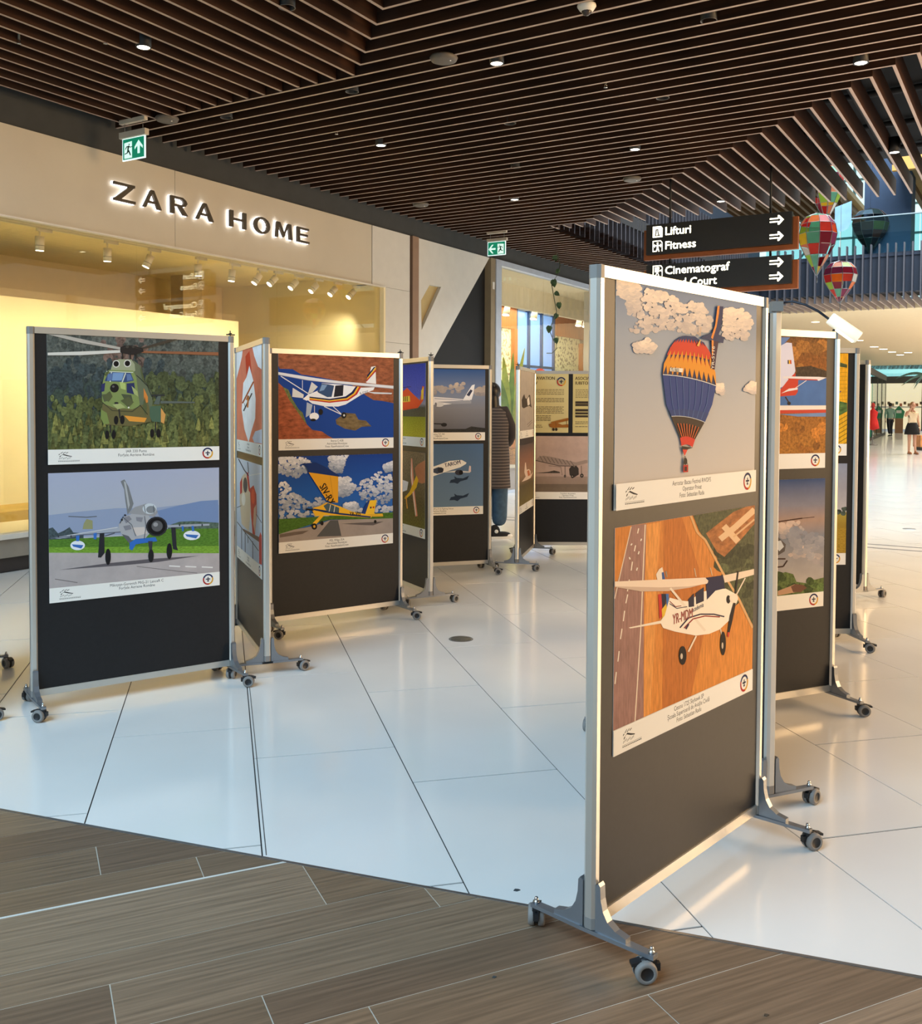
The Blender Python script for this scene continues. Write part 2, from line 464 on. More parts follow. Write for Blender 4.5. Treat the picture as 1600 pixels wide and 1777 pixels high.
# local x along s, local y = toward the wall (+y = -u): box from u0 outward to u1 occupies y in [-(u1-u0),0]
wbox(-4, 30, -0.25, -0.02, 4.02, 4.95, 'dark_band', M_band)
for a, b in [(-4, 6.3), (6.3, 10.78), (10.80, 11.06)]:
    pass
wbox(-4, 7.27, -0.25, 0.0, 3.20, 4.015, 'fascia_panel', M_fascia)
wbox(7.275, 10.80, -0.25, 0.0, 3.20, 4.015, 'fascia_panel', M_fascia)
wbox(10.815, 11.74, -0.25, 0.0, 3.20, 4.015, 'fascia_panel', M_white)
wbox(11.10, 11.74, -0.25, 0.0, 2.43, 3.196, 'fascia_panel', M_white)
wbox(11.10, 11.74, -0.25, 0.0, 0.0, 2.426, 'fascia_panel', M_white)
wbox(10.75, 10.85, -0.26, -0.02, 3.2, 4.0, 'joint_backing', M_gap)
wbox(-4, 11.1, -0.02, 0.03, 3.185, 3.20, 'window_head_lip', M_white_metal)
wbox(11.74, 11.79, -0.3, -0.03, 0, 4.02, 'shadow_gap', M_gap)
wbox(11.79, 11.95, -0.2, 0.02, 0, 4.02, 'post_cladding', M_taupe)
wbox(11.95, 14.14, -0.3, -0.1, 0, 4.02, 'black_backing', M_black)
# slanting white panel with its beige niche
def wpoly(pts, u0, u1, name, m):
    o = MB().prism([(s, z) for s, z in pts], 0, u1 - u0, axis='y').build(name, m, wall)
    o.location = su(0, u1, 0); o.rotation_euler = (0, 0, RZ_WALL); return o
wpoly([(11.96, 1.8), (12.06, 2.66), (12.04, 3.1), (12.28, 3.36), (12.02, 4.015), (11.96, 4.015)], -0.1, 0.0, 'slanting_panel', M_white)
wpoly([(12.02, 4.015), (12.28, 3.36), (12.6, 3.36), (12.06, 2.66), (11.96, 1.8), (14.12, 4.015)], -0.1, 0.0, 'slanting_panel', M_white)
wpoly([(12.04, 3.1), (12.06, 2.66), (12.6, 3.36), (12.28, 3.36)], -0.1, -0.06, 'niche_back', mat('niche_paint', (190, 170, 120), rough=0.7))
wbox(14.14, 14.29, -0.25, 0.02, 0, 4.02, 'post_cladding', mat('olive_post', (140, 126, 100), rough=0.5))
t = tag(wbox(14.19, 14.25, 0.02, 0.03, 3.5, 3.62, 'notice_plate', M_white_metal, None), None)
wbox(18.6, 30, -0.25, 0.0, 0, 4.02, 'wall_panel', M_white)

# --- first shop window
win1 = structure('window_1')
M_glass = glass('shop_glass', (252, 250, 244), 1.25)
for a, b in [(-4, 2.6), (2.605, 4.72), (4.725, 6.80), (6.805, 8.93), (8.935, 11.06)]:
    wbox(a, b, -0.06, -0.048, 0.345, 3.185, 'pane', M_glass, win1)
wbox(11.06, 11.10, -0.1, 0.02, 0.3, 3.2, 'window_frame', M_cream, win1)
wbox(-4, 11.1, -0.12, 0.03, 0.30, 0.345, 'window_sill', M_white_metal, win1)
wbox(-4, 11.1, -0.15, 0.0, 0.13, 0.30, 'sill_panel', mat('sill_grey', (150, 142, 130), rough=0.5), win1)
wbox(-4, 11.1, -0.15, -0.03, 0.0, 0.13, 'plinth', mat('plinth_dark', (58, 52, 50), rough=0.5), win1)
# --- inside the first shop
shop1 = structure('wall_shop_display')
wbox(-4, 11.1, -4.0, -0.1, 0.20, 0.30, 'display_floor', M_cream, shop1)
wbox(-4, 11.1, -4.0, -0.1, 3.37, 3.45, 'display_ceiling', M_shopwall, shop1)
wbox(-4, 10.18, -1.95, -1.9, 0.30, 2.72, 'backdrop', M_shopwall, shop1)
wbox(-4, 10.18, -1.9, -1.2, 0.30, 0.40, 'display_step', mat('step_tan', (206, 172, 92), rough=0.6), shop1)
wbox(-4, 11.1, -3.2, -3.1, 0.30, 3.45, 'back_wall', mat('back_plaster', (232, 214, 172), rough=0.7, vary=0.03), shop1)
wbox(9.70, 10.06, -2.75, -2.5, 0.3, 3.38, 'pillar', mat('pillar_plaster', (206, 188, 150), rough=0.7), shop1)
wbox(11.06, 11.12, -4.0, -0.1, 0.2, 3.5, 'side_wall', M_shopwall, shop1)

# ================================================================== SECOND SHOP
win2 = structure('window_2')
M_alu = mat('pale_aluminium', (196, 206, 220), rough=0.35, metal=0.3)
wbox(14.29, 14.48, -0.15, 0.04, 0, 4.0, 'window_frame', M_alu, win2)
wbox(14.29, 18.6, -0.12, 0.03, 3.93, 4.02, 'window_frame', M_alu, win2)
for a, b in [(14.48, 16.28), (16.285, 18.55)]:
    wbox(a, b, -0.06, -0.048, 0.05, 3.93, 'pane', M_glass, win2)
wbox(14.48, 18.6, -0.1, 0.0, 0, 0.05, 'window_sill', M_alu, win2)
shop2 = structure('wall_shop_interior')
M_ivory = mat('ivory_plaster', (232, 222, 198), rough=0.7, vary=0.03)
M_terr = mat('terrazzo_panel', (240, 226, 172), rough=0.5, vary=0.6, scale=13, contrast=(0.40, 0.47))
M_orange = mat('orange_wood', (190, 118, 52), rough=0.5, vary=0.2, scale=5, stretch=(5, 5, 0.5))
wbox(14.3, 27, -5.0, -0.1, 3.93, 4.0, 'shop_ceiling', M_ivory, shop2)
wbox(14.3, 27, -5.0, -0.05, 0.0, 0.02, 'shop_floor', M_tile, shop2)
wbox(14.5, 26, -1.1, -1.0, 3.50, 3.93, 'bulkhead', M_ivory, shop2)
def b2(px0, px1, py0, py1, u, d, name, m):
    a = at_u(px0, py0, u); b = at_u(px1, py1, u); s0, _ = to_su(a.x, a.y); s1, _ = to_su(b.x, b.y)
    return s0, s1, a.z, b.z
UB = -3.0
def sx(px, u=UB):
    a = at_u(px, 600, u); return to_su(a.x, a.y)[0]
wbox(sx(852), sx(1120), UB - 0.3, UB - 0.2, 0, 3.93, 'back_wall', M_ivory, shop2)
wbox(sx(860), sx(893), UB - 0.2, UB - 0.1, 0, 3.42, 'terrazzo_panel', M_terr, shop2)
wbox(sx(860), sx(900), UB - 0.2, UB - 0.05, 3.42, 3.93, 'timber_lintel', M_orange, shop2)
wbox(sx(893), sx(898.5), UB - 0.2, UB, 0, 3.42, 'timber_jamb', M_orange, shop2)
wbox(sx(967), sx(1012), UB - 0.2, UB - 0.1, 0, 3.42, 'terrazzo_panel', M_terr, shop2)
wbox(sx(967), sx(1030), UB - 0.2, UB - 0.05, 3.42, 3.93, 'timber_lintel', M_orange, shop2)
wbox(sx(1010), sx(1040), UB - 0.2, UB + 0.02, 0, 3.3, 'timber_jamb', M_orange, shop2)
win3 = structure('window_3')
M_sky = mat('sky_glazing', (120, 165, 235), rough=0.2, vary=0.12, scale=0.8, emit=(132, 178, 245), estr=0.9)
xs = [sx(901), sx(923), sx(945), sx(966)]
for i in range(3):
    wbox(xs[i] + 0.03, xs[i + 1] - 0.03, UB - 0.16, UB - 0.12, 1.2, 2.52, 'pane', M_sky, win3)
    wbox(xs[i] + 0.03, xs[i + 1] - 0.03, UB - 0.16, UB - 0.12, 2.58, 3.9, 'pane', M_sky, win3)
M_mull = mat('steel_blue_mullion', (52, 84, 128), rough=0.5)
for x in xs: wbox(x - 0.035, x + 0.035, UB - 0.17, UB - 0.06, 1.0, 3.93, 'mullion', M_mull, win3)
wbox(xs[0], xs[3], UB - 0.17, UB - 0.07, 2.52, 2.58, 'mullion', M_mull, win3)
wbox(xs[0], xs[3], UB - 0.17, UB - 0.07, 1.0, 1.2, 'window_sill', M_mull, win3)

# ================================================================== ATRIUM: edge, bridge, upper floor
M_navy = mat('navy_board', (30, 42, 60), rough=0.6, vary=0.08)
M_batten = mat('grey_batten', (78, 78, 86), rough=0.5)
atr = structure('wall_atrium')
wbox(13.7, 26.3, 1.25, 1.45, 4.46, 6.2, 'edge_board', M_navy, atr)
for k in range(36, 92):
    s = S_B + SP * k
    wbox(s - h, s + h, 1.45, 1.62, HC, 5.75, 'batten', M_batten, atr)
bridge = structure('wall_bridge')
SB = 26.3
wbox(SB + 0.15, SB + 0.45, 1.4, 16, 4.46, 5.46, 'bridge_board', M_navy, bridge)
wbox(SB + 0.12, SB + 0.15, 1.4, 16, 5.36, 5.42, 'bridge_rail', mat('navy_rail', (34, 46, 66), rough=0.5), bridge)
wbox(SB + 0.2, SB + 2.6, 1.4, 16, 4.6, 4.75, 'bridge_soffit', M_void, bridge)
for k in range(0, 60):
    u = 1.72 + 0.1925 * k
    if u > 9: break
    wbox(SB - 0.02, SB + 0.14, u - 0.016, u + 0.016, HC, 5.67, 'batten', M_batten, bridge)
    wbox(SB + 0.14, SB + 2.5, u - 0.013, u + 0.013, HC, HC + 0.2, 'slat', [M_slat_edge][0], bridge)
M_bglass = glass('balustrade_glass', (206, 236, 238), 0.8)
for a in np.arange(1.5, 15, 1.9):
    wbox(SB + 0.5, SB + 0.52, a, a + 1.88, 5.46, 6.44, 'balustrade_pane', M_bglass, bridge)
wbox(SB + 0.47, SB + 0.55, 1.4, 16, 6.44, 6.465, 'handrail', mat('pale_rail', (150, 168, 176), rough=0.5), bridge)
wbox(SB + 2.2, SB + 3.1, 3.72, 4.9, 5.4, 12, 'column', mat('navy_column', (48, 72, 104), rough=0.6), bridge)
wbox(SB + 2.55, SB + 44, -2, 24, 4.27, 4.45, 'hall_ceiling', mat('hall_plaster', (238, 214, 172), rough=0.8, vary=0.02), bridge)
# upper floor: slatted ceilings and the glazed roof wall behind
upper = structure('ceiling_upper')
M_ucl = mat('upper_plaster', (214, 186, 140), rough=0.7)
M_uslat = mat('upper_slat', (128, 98, 70), rough=0.6)
wbox(20, 34, -3, 3.0, 7.9, 8.05, 'upper_plaster', M_ucl, upper)
wbox(27, 36, 4.6, 16, 7.9, 8.05, 'upper_plaster', M_ucl, upper)
wbox(10, 14.2, -3, 16, 8.0, 8.15, 'upper_plaster', M_void, upper)
for k in range(24):
    wbox(20, 34, -3 + 0.25 * k, -2.92 + 0.25 * k, 7.72, 7.9, 'slat', M_uslat, upper)
for k in range(28):
    wbox(27, 36, 4.7 + 0.4 * k, 4.82 + 0.4 * k, 7.72, 7.9, 'slat', M_uslat, upper)
wbox(19.9, 20.05, -3, 3.0, 7.6, 7.95, 'edge_beam', M_ucl, upper)
wbox(26.9, 27.05, 4.6, 16, 7.6, 7.95, 'edge_beam', mat('ochre_beam', (196, 150, 76), rough=0.6), upper)
roofw = structure('window_4')
M_teal = mat('teal_mullion', (120, 160, 160), rough=0.5)
for a in np.arange(-4, 26, 1.6): wbox(45, 45.15, a, a + 0.1, 4.6, 15, 'mullion', M_teal, roofw)
for z in np.arange(5.2, 15, 1.25): wbox(45, 45.12, -4, 26, z, z + 0.09, 'mullion', M_teal, roofw)
for a in np.arange(-4, 26, 3.2):
    MB().tube([su(44.9, a, 5.2), su(44.9, a + 3.2, 8.9)], 0.05, 6).build('brace', M_teal, roofw)
M_skyp = mat('roof_light_glazing', (214, 240, 240), rough=0.3, vary=0.1, scale=0.4, emit=(214, 244, 246), estr=1.0)  # panes given their own glow to stand for the sky behind
for a in np.arange(-4, 25, 1.6):
    wbox(45.2, 45.25, a + 0.1, a + 1.6, 4.6, 15, 'pane', M_skyp, roofw)
# unseen opposite wall, added to keep the bright world out of the glass reflections
wr = structure('wall_right')
wbox(-10, 24, 15.3, 15.5, 0, 4.6, 'wall_panel', mat('opposite_plaster', (206, 184, 152), rough=0.7), wr)
for k in range(5):
    wbox(-9 + 6.6 * k, -8.7 + 6.6 * k, 15.2, 15.3, 0, 4.6, 'pilaster', M_taupe, wr)
# ================================================================== DISPLAY BOARDS
PW, ZT, ZB = 1.015, 1.885, 0.076
M_alu_frame = mat('satin_aluminium', (214, 210, 202), rough=0.34, metal=0.75, vary=0.03, scale=3, spec=0.5)
M_felt = mat('charcoal_board', (30, 30, 32), rough=0.44, vary=0.10, scale=60, spec=0.3)
M_cap = mat('grey_plastic_cap', (128, 124, 120), rough=0.5)
M_leg = mat('silver_casting', (142, 146, 152), rough=0.36, metal=0.7, vary=0.05)
M_rubber = mat('grey_tyre', (128, 124, 120), rough=0.6)
M_blackp = mat('black_plastic', (26, 26, 28), rough=0.5)
M_chrome = mat('chrome', (200, 200, 200), rough=0.15, metal=1.0)
HF = 0.19                                          # half length of a foot
def foot(parent, x, ang):
    f = MB()
    # tapered beam seen from above
    f.prism([(-0.017, -0.03), (0.017, -0.03), (0.017, 0.03), (0.012, HF + 0.012), (-0.012, HF + 0.012), (-0.017, 0.03)], 0.062, 0.073)
    f.prism([(-0.017, 0.03), (0.017, 0.03), (0.017, -0.03), (0.012, -HF - 0.012), (-0.012, -HF - 0.012), (-0.017, -0.03)][::1], 0.062, 0.073)
    fo = f.build('foot', M_leg, parent, (x, 0, 0))
    for s in (-1, 1):
        # curved fin against the post
        prof = [(0.021, 0.073), (0.118, 0.073), (0.118, 0.086), (0.085, 0.094), (0.06, 0.11), (0.045, 0.135), (0.038, 0.165), (0.036, 0.2), (0.03, 0.208), (0.021, 0.2)]
        b = MB().prism([(y * s, z) for y, z in prof], -0.012, 0.012, axis='x')
        b.build('bracket', M_leg, fo)
        c = MB()
        a = ang[0 if s < 0 else 1]
        # twin-wheel caster, trailing from its stem
        ca, sa = math.cos(a), math.sin(a)
        def T(p): return (p[0] * ca - p[1] * sa, p[0] * sa + p[1] * ca + s * HF, p[2])
        h = MB(); h.lathe([(0, -0.007), (0.021, -0.007), (0.028, -0.005), (0.028, 0.005), (0.021, 0.007), (0, 0.007)], 14, 0, (0.018, 0, 0.034), 'y')
        h.box((-0.012, -0.009, 0.04), (0.02, 0.009, 0.06)); h.box((-0.022, -0.008, 0.03), (-0.004, 0.008, 0.05))
        h.lathe([(0, 0.05), (0.013, 0.05), (0.012, 0.064), (0, 0.064)], 10)
        h.prism([(0.03, 0.05), (0.056, 0.045), (0.056, 0.053), (0.03, 0.06)], -0.012, 0.012, axis='y')
        h.v = [T(p) for p in h.v]; h.build('caster_housing', M_blackp, fo)
        for q in (-1, 1):
            w = MB(); prof = [(0.0, 0.004), (0.0295, 0.006), (0.0305, 0.012), (0.029, 0.021), (0.026, 0.024), (0.0175, 0.024), (0.0165, 0.0225), (0.0, 0.0225)]
            w.lathe([(r, q * y) for r, y in prof], 18, 0, (0.018, 0, 0.0305), 'y', [1, 0, 0, 0, 0, 1, 1])
            w.v = [T(p) for p in w.v]; w.build('wheel', [M_rubber, M_blackp], fo)
        n = MB().lathe([(0, 0.073), (0.0085, 0.073), (0.0085, 0.08), (0.005, 0.081), (0.0065, 0.086), (0.004, 0.091), (0, 0.092)], 10, 0, (0, s * HF, 0)); n.build('cap_nut', M_chrome, fo)
    return fo
def make_board():
    r = thing('display_board', 'x', 'display board')
    hw = PW / 2
    MB().box((-hw + 0.015, -0.009, ZB + 0.03), (hw - 0.015, 0.009, ZT - 0.028)).build('board_panel', M_felt, r)
    for s in (-1, 1):
        oc = [(0.016, -0.010), (0.016, 0.010), (0.008, 0.019), (-0.008, 0.019), (-0.016, 0.010), (-0.016, -0.010), (-0.008, -0.019), (0.008, -0.019)]
        MB().prism([(s * hw + a, b) for a, b in oc], 0.074, ZT - 0.036).build('post', M_alu_frame, r)
        MB().prism([(s * hw + a * 1.03, b * 1.03) for a, b in oc], ZT - 0.036, ZT).build('corner_cap', M_cap, r)
        MB().prism([(s * hw + a * 1.02, b * 1.02) for a, b in oc], 0.074, 0.105).build('post_end', M_cap, r)
    MB().box((-hw + 0.016, -0.014, ZT - 0.032), (hw - 0.016, 0.014, ZT)).build('top_rail', M_alu_frame, r)
    MB().box((-hw + 0.016, -0.014, ZB), (hw - 0.016, 0.014, ZB + 0.033)).build('bottom_rail', M_alu_frame, r)
    foot(r, -hw, (2.4, 0.6)); foot(r, hw, (-0.5, 1.9))
    return r
BOARDS = {}
def end(a, deg, L=PW): return (a[0] + L * math.sin(math.radians(deg)), a[1] + L * math.cos(math.radians(deg)))
P0n = (-2.40, 4.45); P9n = (1.149, 3.524); P12n = (3.187, 7.538)
ENDS = {
 'outer': (end(P0n, 338), P0n, 'display board almost wholly beyond the left edge of the picture, one caster showing'),
 'heli': ((-2.089, 4.669), (-1.262, 5.256), 'wide black display board at far left holding the helicopter and grey jet posters'),
 'red': ((-1.463, 6.289), (-1.084, 5.348), 'narrow-looking board turned to the shop window, right behind the helicopter board'),
 'blue': ((-1.263, 6.315), (-0.438, 6.906), 'black display board holding the white plane over water and yellow plane posters'),
 'glider': ((-0.697, 8.161), (-0.229, 7.261), 'olive-lit board turned to the shop window with rescue helicopter and glider posters'),
 'airliner': ((-0.698, 8.439), (0.263, 8.766), 'black display board with the two airliner posters, woman standing behind it'),
 'grey': ((0.518, 8.824), (0.745, 9.829), 'steeply turned board with two grey plane posters beside the text board'),
 'text': ((0.60, 9.95), (1.615, 9.95), 'farthest board of the left group with two cream text posters on top'),
 'balloon': ((0.363, 2.596), (1.045, 3.351), 'largest nearest display board holding the hot air balloon poster'),
 'edge': (end(P9n, 338), P9n, 'board seen nearly edge-on behind the balloon board, carrying a clip-on lamp'),
 'tail': ((0.956, 4.39), (1.875, 4.821), 'board right of the balloon board showing a red and white tail fin poster'),
 'field': ((1.482, 5.973), (2.492, 6.068), 'board showing a strip of a yellow field poster, behind the tail fin board'),
 'dark': (end(P12n, 335), P12n, 'farthest right board, seen edge-on as a dark strip without posters'),
}
proto = make_board(); first = True
for key, (A, B, lab) in ENDS.items():
    o = proto if first else copy_tree(proto); first = False
    o.location = ((A[0] + B[0]) / 2, (A[1] + B[1]) / 2, 0)
    o.rotation_euler = (0, 0, math.atan2(B[1] - A[1], B[0] - A[0]))
    o['label'] = lab; o['group'] = 'display boards set out in two zigzag rows'
    BOARDS[key] = o
# connector pins on some corners
def pin(key, s):
    m = MB(); x = s * PW / 2
    m.tube([(x, 0, ZT), (x, 0, ZT + 0.03)], 0.003, 6); m.tube([(x - 0.022, 0, ZT + 0.008), (x + 0.026, 0, ZT + 0.008)], 0.004, 6)
    m.tube([(x, -0.02, ZT + 0.014), (x, 0.02, ZT + 0.014)], 0.003, 6)
    m.build('connector_pin', M_blackp, BOARDS[key])
for k, s in [('heli', 1), ('blue', 1), ('tail', 1), ('glider', 1), ('grey', -1)]: pin(k, s)
# clip-on lamp on the edge-on board
lt = thing('clip_lamp', 'white clip-on display lamp on a black gooseneck above the tail fin board', 'lamp', (P9n[0], P9n[1], ZT))
la = Vector((P9n[0], P9n[1], ZT)); 
DL = 3.35
def lp(x, y, d): 
    r = ray(x, y); t = d / r[1]; return Vector((t * r[0], t * r[1], EYE + t * r[2]))
arm = [lp(1354, 526, 3.52), lp(1375, 523, 3.50), lp(1398, 529, 3.48), lp(1420, 540, 3.46), lp(1447, 560, 3.44)]
MB().tube([p - la for p in arm], 0.0045, 8).build('gooseneck', mat('navy_cable', (22, 28, 40), rough=0.35), lt)
MB().box((-0.02, -0.022, -0.03), (0.02, 0.022, 0.006)).build('clamp', M_cap, lt)
h0, h1 = lp(1442, 553, 3.44) - la, lp(1489, 586, 3.42) - la
dh = (h1 - h0).normalized()
MB().tube([h0 - dh * 0.005, h0, h1, h1 + dh * 0.002], [0.02, 0.0225, 0.0235, 0.021], 14).build('lamp_head', mat('lamp_enamel', (250, 246, 228), rough=0.4, emit=(255, 246, 214), estr=0.45), lt)
MB().tube([h0 + dh * 0.03 + Vector((0, 0, -0.012)), h1 - dh * 0.012 + Vector((0, 0, -0.012))], 0.0165, 10).build('lamp_tube', mat('lamp_tube_light', (255, 250, 225), emit=(255, 244, 205), estr=2.5), lt)
# ================================================================== PRINTED POSTERS
PHW, PHH = 0.872, 0.642
def homography(src):
    A, b = [], []
    for (x, y), (u, v) in zip(src, [(0, 1), (1, 1), (1, 0), (0, 0)]):
        A.append([x, y, 1, 0, 0, 0, -u * x, -u * y]); b.append(u)
        A.append([0, 0, 0, x, y, 1, -v * x, -v * y]); b.append(v)
    return np.append(np.linalg.solve(np.array(A, float), np.array(b, float)), 1).reshape(3, 3)
class Art:
    """a flat print built from thin layers of ink, drawn in the enlarged photograph's own coordinates"""
    def __init__(self, key, x0, z0, w=PHW, h=PHH, org=(0, 0), sc=1.0, corners=None, cap=0.115):
        self.key, self.x0, self.z0, self.w, self.h, self.cap = key, x0, z0, w, h, cap
        A, B, _ = ENDS[key]; A = np.array(A); B = np.array(B); v = (B - A) / np.hypot(*(B - A)); mid = (A + B) / 2
        if corners is None:
            corners = []
            for dx, dz in ((0, h), (w, h), (w, 0), (0, 0)):
                q = mid + v * (x0 - PW / 2 + dx); px = project((q[0], q[1], z0 + dz)); corners.append(((px[0] - org[0]) * sc, (px[1] - org[1]) * sc))
        self.H = homography(corners)
        self.v, self.f, self.c, self.m, self.layer = [], [], [], [], 0.0
    def uv(self, p):
        q = self.H @ np.array([p[0], p[1], 1.0]); return (q[0] / q[2], q[1] / q[2])
    def add(self, pts, col, k=0, lo=None, cols=None):
        lo = self.cap if lo is None else lo
        if cols is None:
            for a, b, c in ((-1, 0, 0), (1, 0, 1), (0, -1, -lo), (0, 1, 1)):
                pts = clip_half(pts, a, b, c)
                if len(pts) < 3: return
        i = len(self.v); self.v += [(p[0] * self.w, -self.layer, p[1] * self.h) for p in pts]
        self.f.append(tuple(range(i, i + len(pts)))); self.m.append(k)
        self.c.append(cols if cols is not None else [lin(col)] * len(pts))
    def step(self): self.layer += 0.00003
    def P(self, col, flat, k=0):
        self.step(); self.add([self.uv((flat[i], flat[i + 1])) for i in range(0, len(flat), 2)], col, k); return self
    def E(self, col, cx, cy, rx, ry, k=0, n=18, rot=0.0):
        self.step(); c, s = math.cos(rot), math.sin(rot); pts = []
        for j in range(n):
            t = 2 * PI * j / n; a, b = rx * math.cos(t), ry * math.sin(t); pts.append(self.uv((cx + a * c - b * s, cy + a * s + b * c)))
        self.add(pts, col, k); return self
    def L(self, col, w, flat, k=0):
        self.step()
        P = [Vector((flat[i], flat[i + 1])) for i in range(0, len(flat), 2)]
        for a, b in zip(P[:-1], P[1:]):
            d = (b - a)
            if d.length < 1e-6: continue
            d.normalize(); n = Vector((-d.y, d.x)) * w / 2
            self.add([self.uv(q) for q in (a + n, b + n, b - n, a - n)], col, k)
        return self
    def G(self, stops, k=0, lo=None):
        """vertical gradient over the whole print: [(v, colour), ...] from the bottom up"""
        self.step()
        for (v0, c0), (v1, c1) in zip(stops[:-1], stops[1:]):
            c0, c1 = lin(c0), lin(c1); self.add([(0, v0), (1, v0), (1, v1), (0, v1)], None, k, cols=[c0, c0, c1, c1])
        return self
    def blobs(self, col, n, box, size, k=1, seed=1, tall=1.0, jit=0.3):
        rnd = random.Random(seed); x0, y0, x1, y1 = box; base = np.array(col, float)
        for i in range(n):
            self.layer += 0.000004
            cx, cy = rnd.uniform(x0, x1), rnd.uniform(y0, y1); r = size * rnd.uniform(0.5, 1.2)
            c = tuple(np.clip(base * rnd.uniform(1 - jit, 1 + jit), 0, 255)); m = 9
            pts = [self.uv((cx + r * (0.75 + 0.35 * rnd.random()) * math.cos(2 * PI * j / m), cy + tall * r * (0.75 + 0.35 * rnd.random()) * math.sin(2 * PI * j / m))) for j in range(m)]
            self.add(pts, c, k)
        return self
    def cloud(self, light, shade, flat, n=60, r=16, seed=1):
        """a heap of overlapping puffs filling the outline"""
        P = [(flat[i], flat[i + 1]) for i in range(0, len(flat), 2)]; rnd = random.Random(seed)
        x0, x1 = min(p[0] for p in P), max(p[0] for p in P); y0, y1 = min(p[1] for p in P), max(p[1] for p in P)
        li, sh = np.array(light, float), np.array(shade, float); got = []
        def inside(x, y):
            c = False
            for (ax, ay), (bx, by) in zip(P, P[1:] + P[:1]):
                if (ay > y) != (by > y) and x < (bx - ax) * (y - ay) / (by - ay) + ax: c = not c
            return c
        while len(got) < n:
            x, y = rnd.uniform(x0, x1), rnd.uniform(y0, y1)
            if inside(x, y): got.append((x, y))
        got.sort(key=lambda q: -q[1])
        for x, y in got:
            self.layer += 0.000004
            t = min(1, max(0, (y - y0) / (y1 - y0) + rnd.uniform(-0.25, 0.25))); c = tuple(li + (sh - li) * t); q = r * rnd.uniform(0.5, 1.3); m = 10
            self.add([self.uv((x + q * 1.25 * (0.85 + 0.3 * rnd.random()) * math.cos(2 * PI * j / m), y + q * (0.85 + 0.3 * rnd.random()) * math.sin(2 * PI * j / m))) for j in range(m)], c, 5)
        return self
    def pines(self, col, n, box, size, seed=1):
        rnd = random.Random(seed); x0, y0, x1, y1 = box; base = np.array(col, float)
        for i in range(n):
            self.layer += 0.000004
            cx, cy = rnd.uniform(x0, x1), rnd.uniform(y0, y1); r = size * rnd.uniform(0.6, 1.2); c = tuple(np.clip(base * rnd.uniform(0.7, 1.25), 0, 255))
            self.add([self.uv(q) for q in ((cx, cy - 1.7 * r), (cx + 0.35 * r, cy - 0.5 * r), (cx + 0.6 * r, cy + r), (cx - 0.6 * r, cy + r), (cx - 0.35 * r, cy - 0.5 * r))], c, 1)
        return self
    def T(self, s, u, v, size, col=(40, 38, 38), align='c', squeeze=0.9, rot=0.0, bold=0):
        """a line of lettering; u, v on the print, size in metres"""
        self.step(); V, F, _ = text2d(s, size, align, squeeze); c, sn = math.cos(rot), math.sin(rot)
        for off in range(bold + 1):
            i = len(self.v); dx = off * size * 0.045
            self.v += [(u * self.w + (a + dx) * c - b * sn, -self.layer, v * self.h + (a + dx) * sn + b * c) for a, b in V]
            for f in F:
                self.f.append(tuple(i + k for k in f)); self.m.append(0); self.c.append([lin(col)] * len(f))
        return self
    def quad(self, col, u0, u1, v0, v1, k=0):
        self.step(); self.add([(u0, v0), (u1, v0), (u1, v1), (u0, v1)], col, k, lo=-1); return self
    def ring(self, u, v, r, s=1.0):
        """round tricolour emblem with a small aeroplane"""
        self.step(); a = self.h / self.w
        for t0, t1, col in ((20, 160, (34, 42, 84)), (160, 285, (176, 44, 40)), (285, 380, (214, 160, 50))):
            pts = []
            for j in range(9):
                t = math.radians(t0 + (t1 - t0) * j / 8); pts.append((u + r * a * math.cos(t), v + r * math.sin(t)))
            for j in range(8, -1, -1):
                t = math.radians(t0 + (t1 - t0) * j / 8); pts.append((u + 0.74 * r * a * math.cos(t), v + 0.74 * r * math.sin(t)))
            self.add(pts, col, 0, lo=-1)
        for w_, h_, dy in ((0.09, 0.42, 0), (0.42, 0.09, 0.05), (0.18, 0.07, -0.3)):
            self.add([(u - w_ * r * a, v + (dy - h_) * r), (u + w_ * r * a, v + (dy - h_) * r), (u + w_ * r * a, v + (dy + h_) * r), (u - w_ * r * a, v + (dy + h_) * r)], (44, 46, 70), 0, lo=-1)
        return self
    def caption(self, lines, small=0, paper=(238, 235, 228)):
        c = self.cap; self.step(); self.add([(0, 0), (1, 0), (1, c), (0, c)], paper, 0, lo=-1)
        n = len(lines)
        for i, t in enumerate(lines):
            sz = 0.0205 if i < 2 or not small else 0.0135
            self.T(t, 0.49, c * (0.70 - 0.26 * i), sz)
        # leaping stag mark with its handwritten name and underline
        k = (52, 50, 50); self.step()
        def U(p): return (0.055 + p[0] * 0.075, c * (0.30 + p[1] * 0.55))
        for poly in ([(0.1, 0.5), (0.3, 0.62), (0.62, 0.45), (0.95, 0.36), (0.97, 0.42), (0.62, 0.58), (0.35, 0.72)], [(0.1, 0.5), (0.05, 0.36), (0.1, 0.34), (0.2, 0.52)],
                     [(0.02, 0.60), (0.12, 0.72), (0.06, 0.76), (0.0, 0.66)], [(0.12, 0.78), (0.30, 1.0), (0.33, 0.98), (0.18, 0.76)], [(0.3, 0.8), (0.5, 0.98), (0.53, 0.95), (0.35, 0.76)], [(0.5, 0.82), (0.68, 0.95), (0.7, 0.9), (0.55, 0.78)]):
            self.add([U(p) for p in poly], k, 0, lo=-1)
        for i in range(9):
            x = 0.02 + i * 0.1; y = 0.08 + 0.05 * ((i * 7) % 3); self.add([U(p) for p in ((x, y), (x + 0.03, y), (x + 0.07, y + 0.17), (x + 0.04, y + 0.17))], k, 0, lo=-1)
        self.quad((120, 116, 112), 0.052, 0.17, c * 0.26, c * 0.272); 
        for i in range(12): self.quad((70, 68, 66), 0.053 + 0.0098 * i, 0.060 + 0.0098 * i, c * 0.19, c * 0.225)
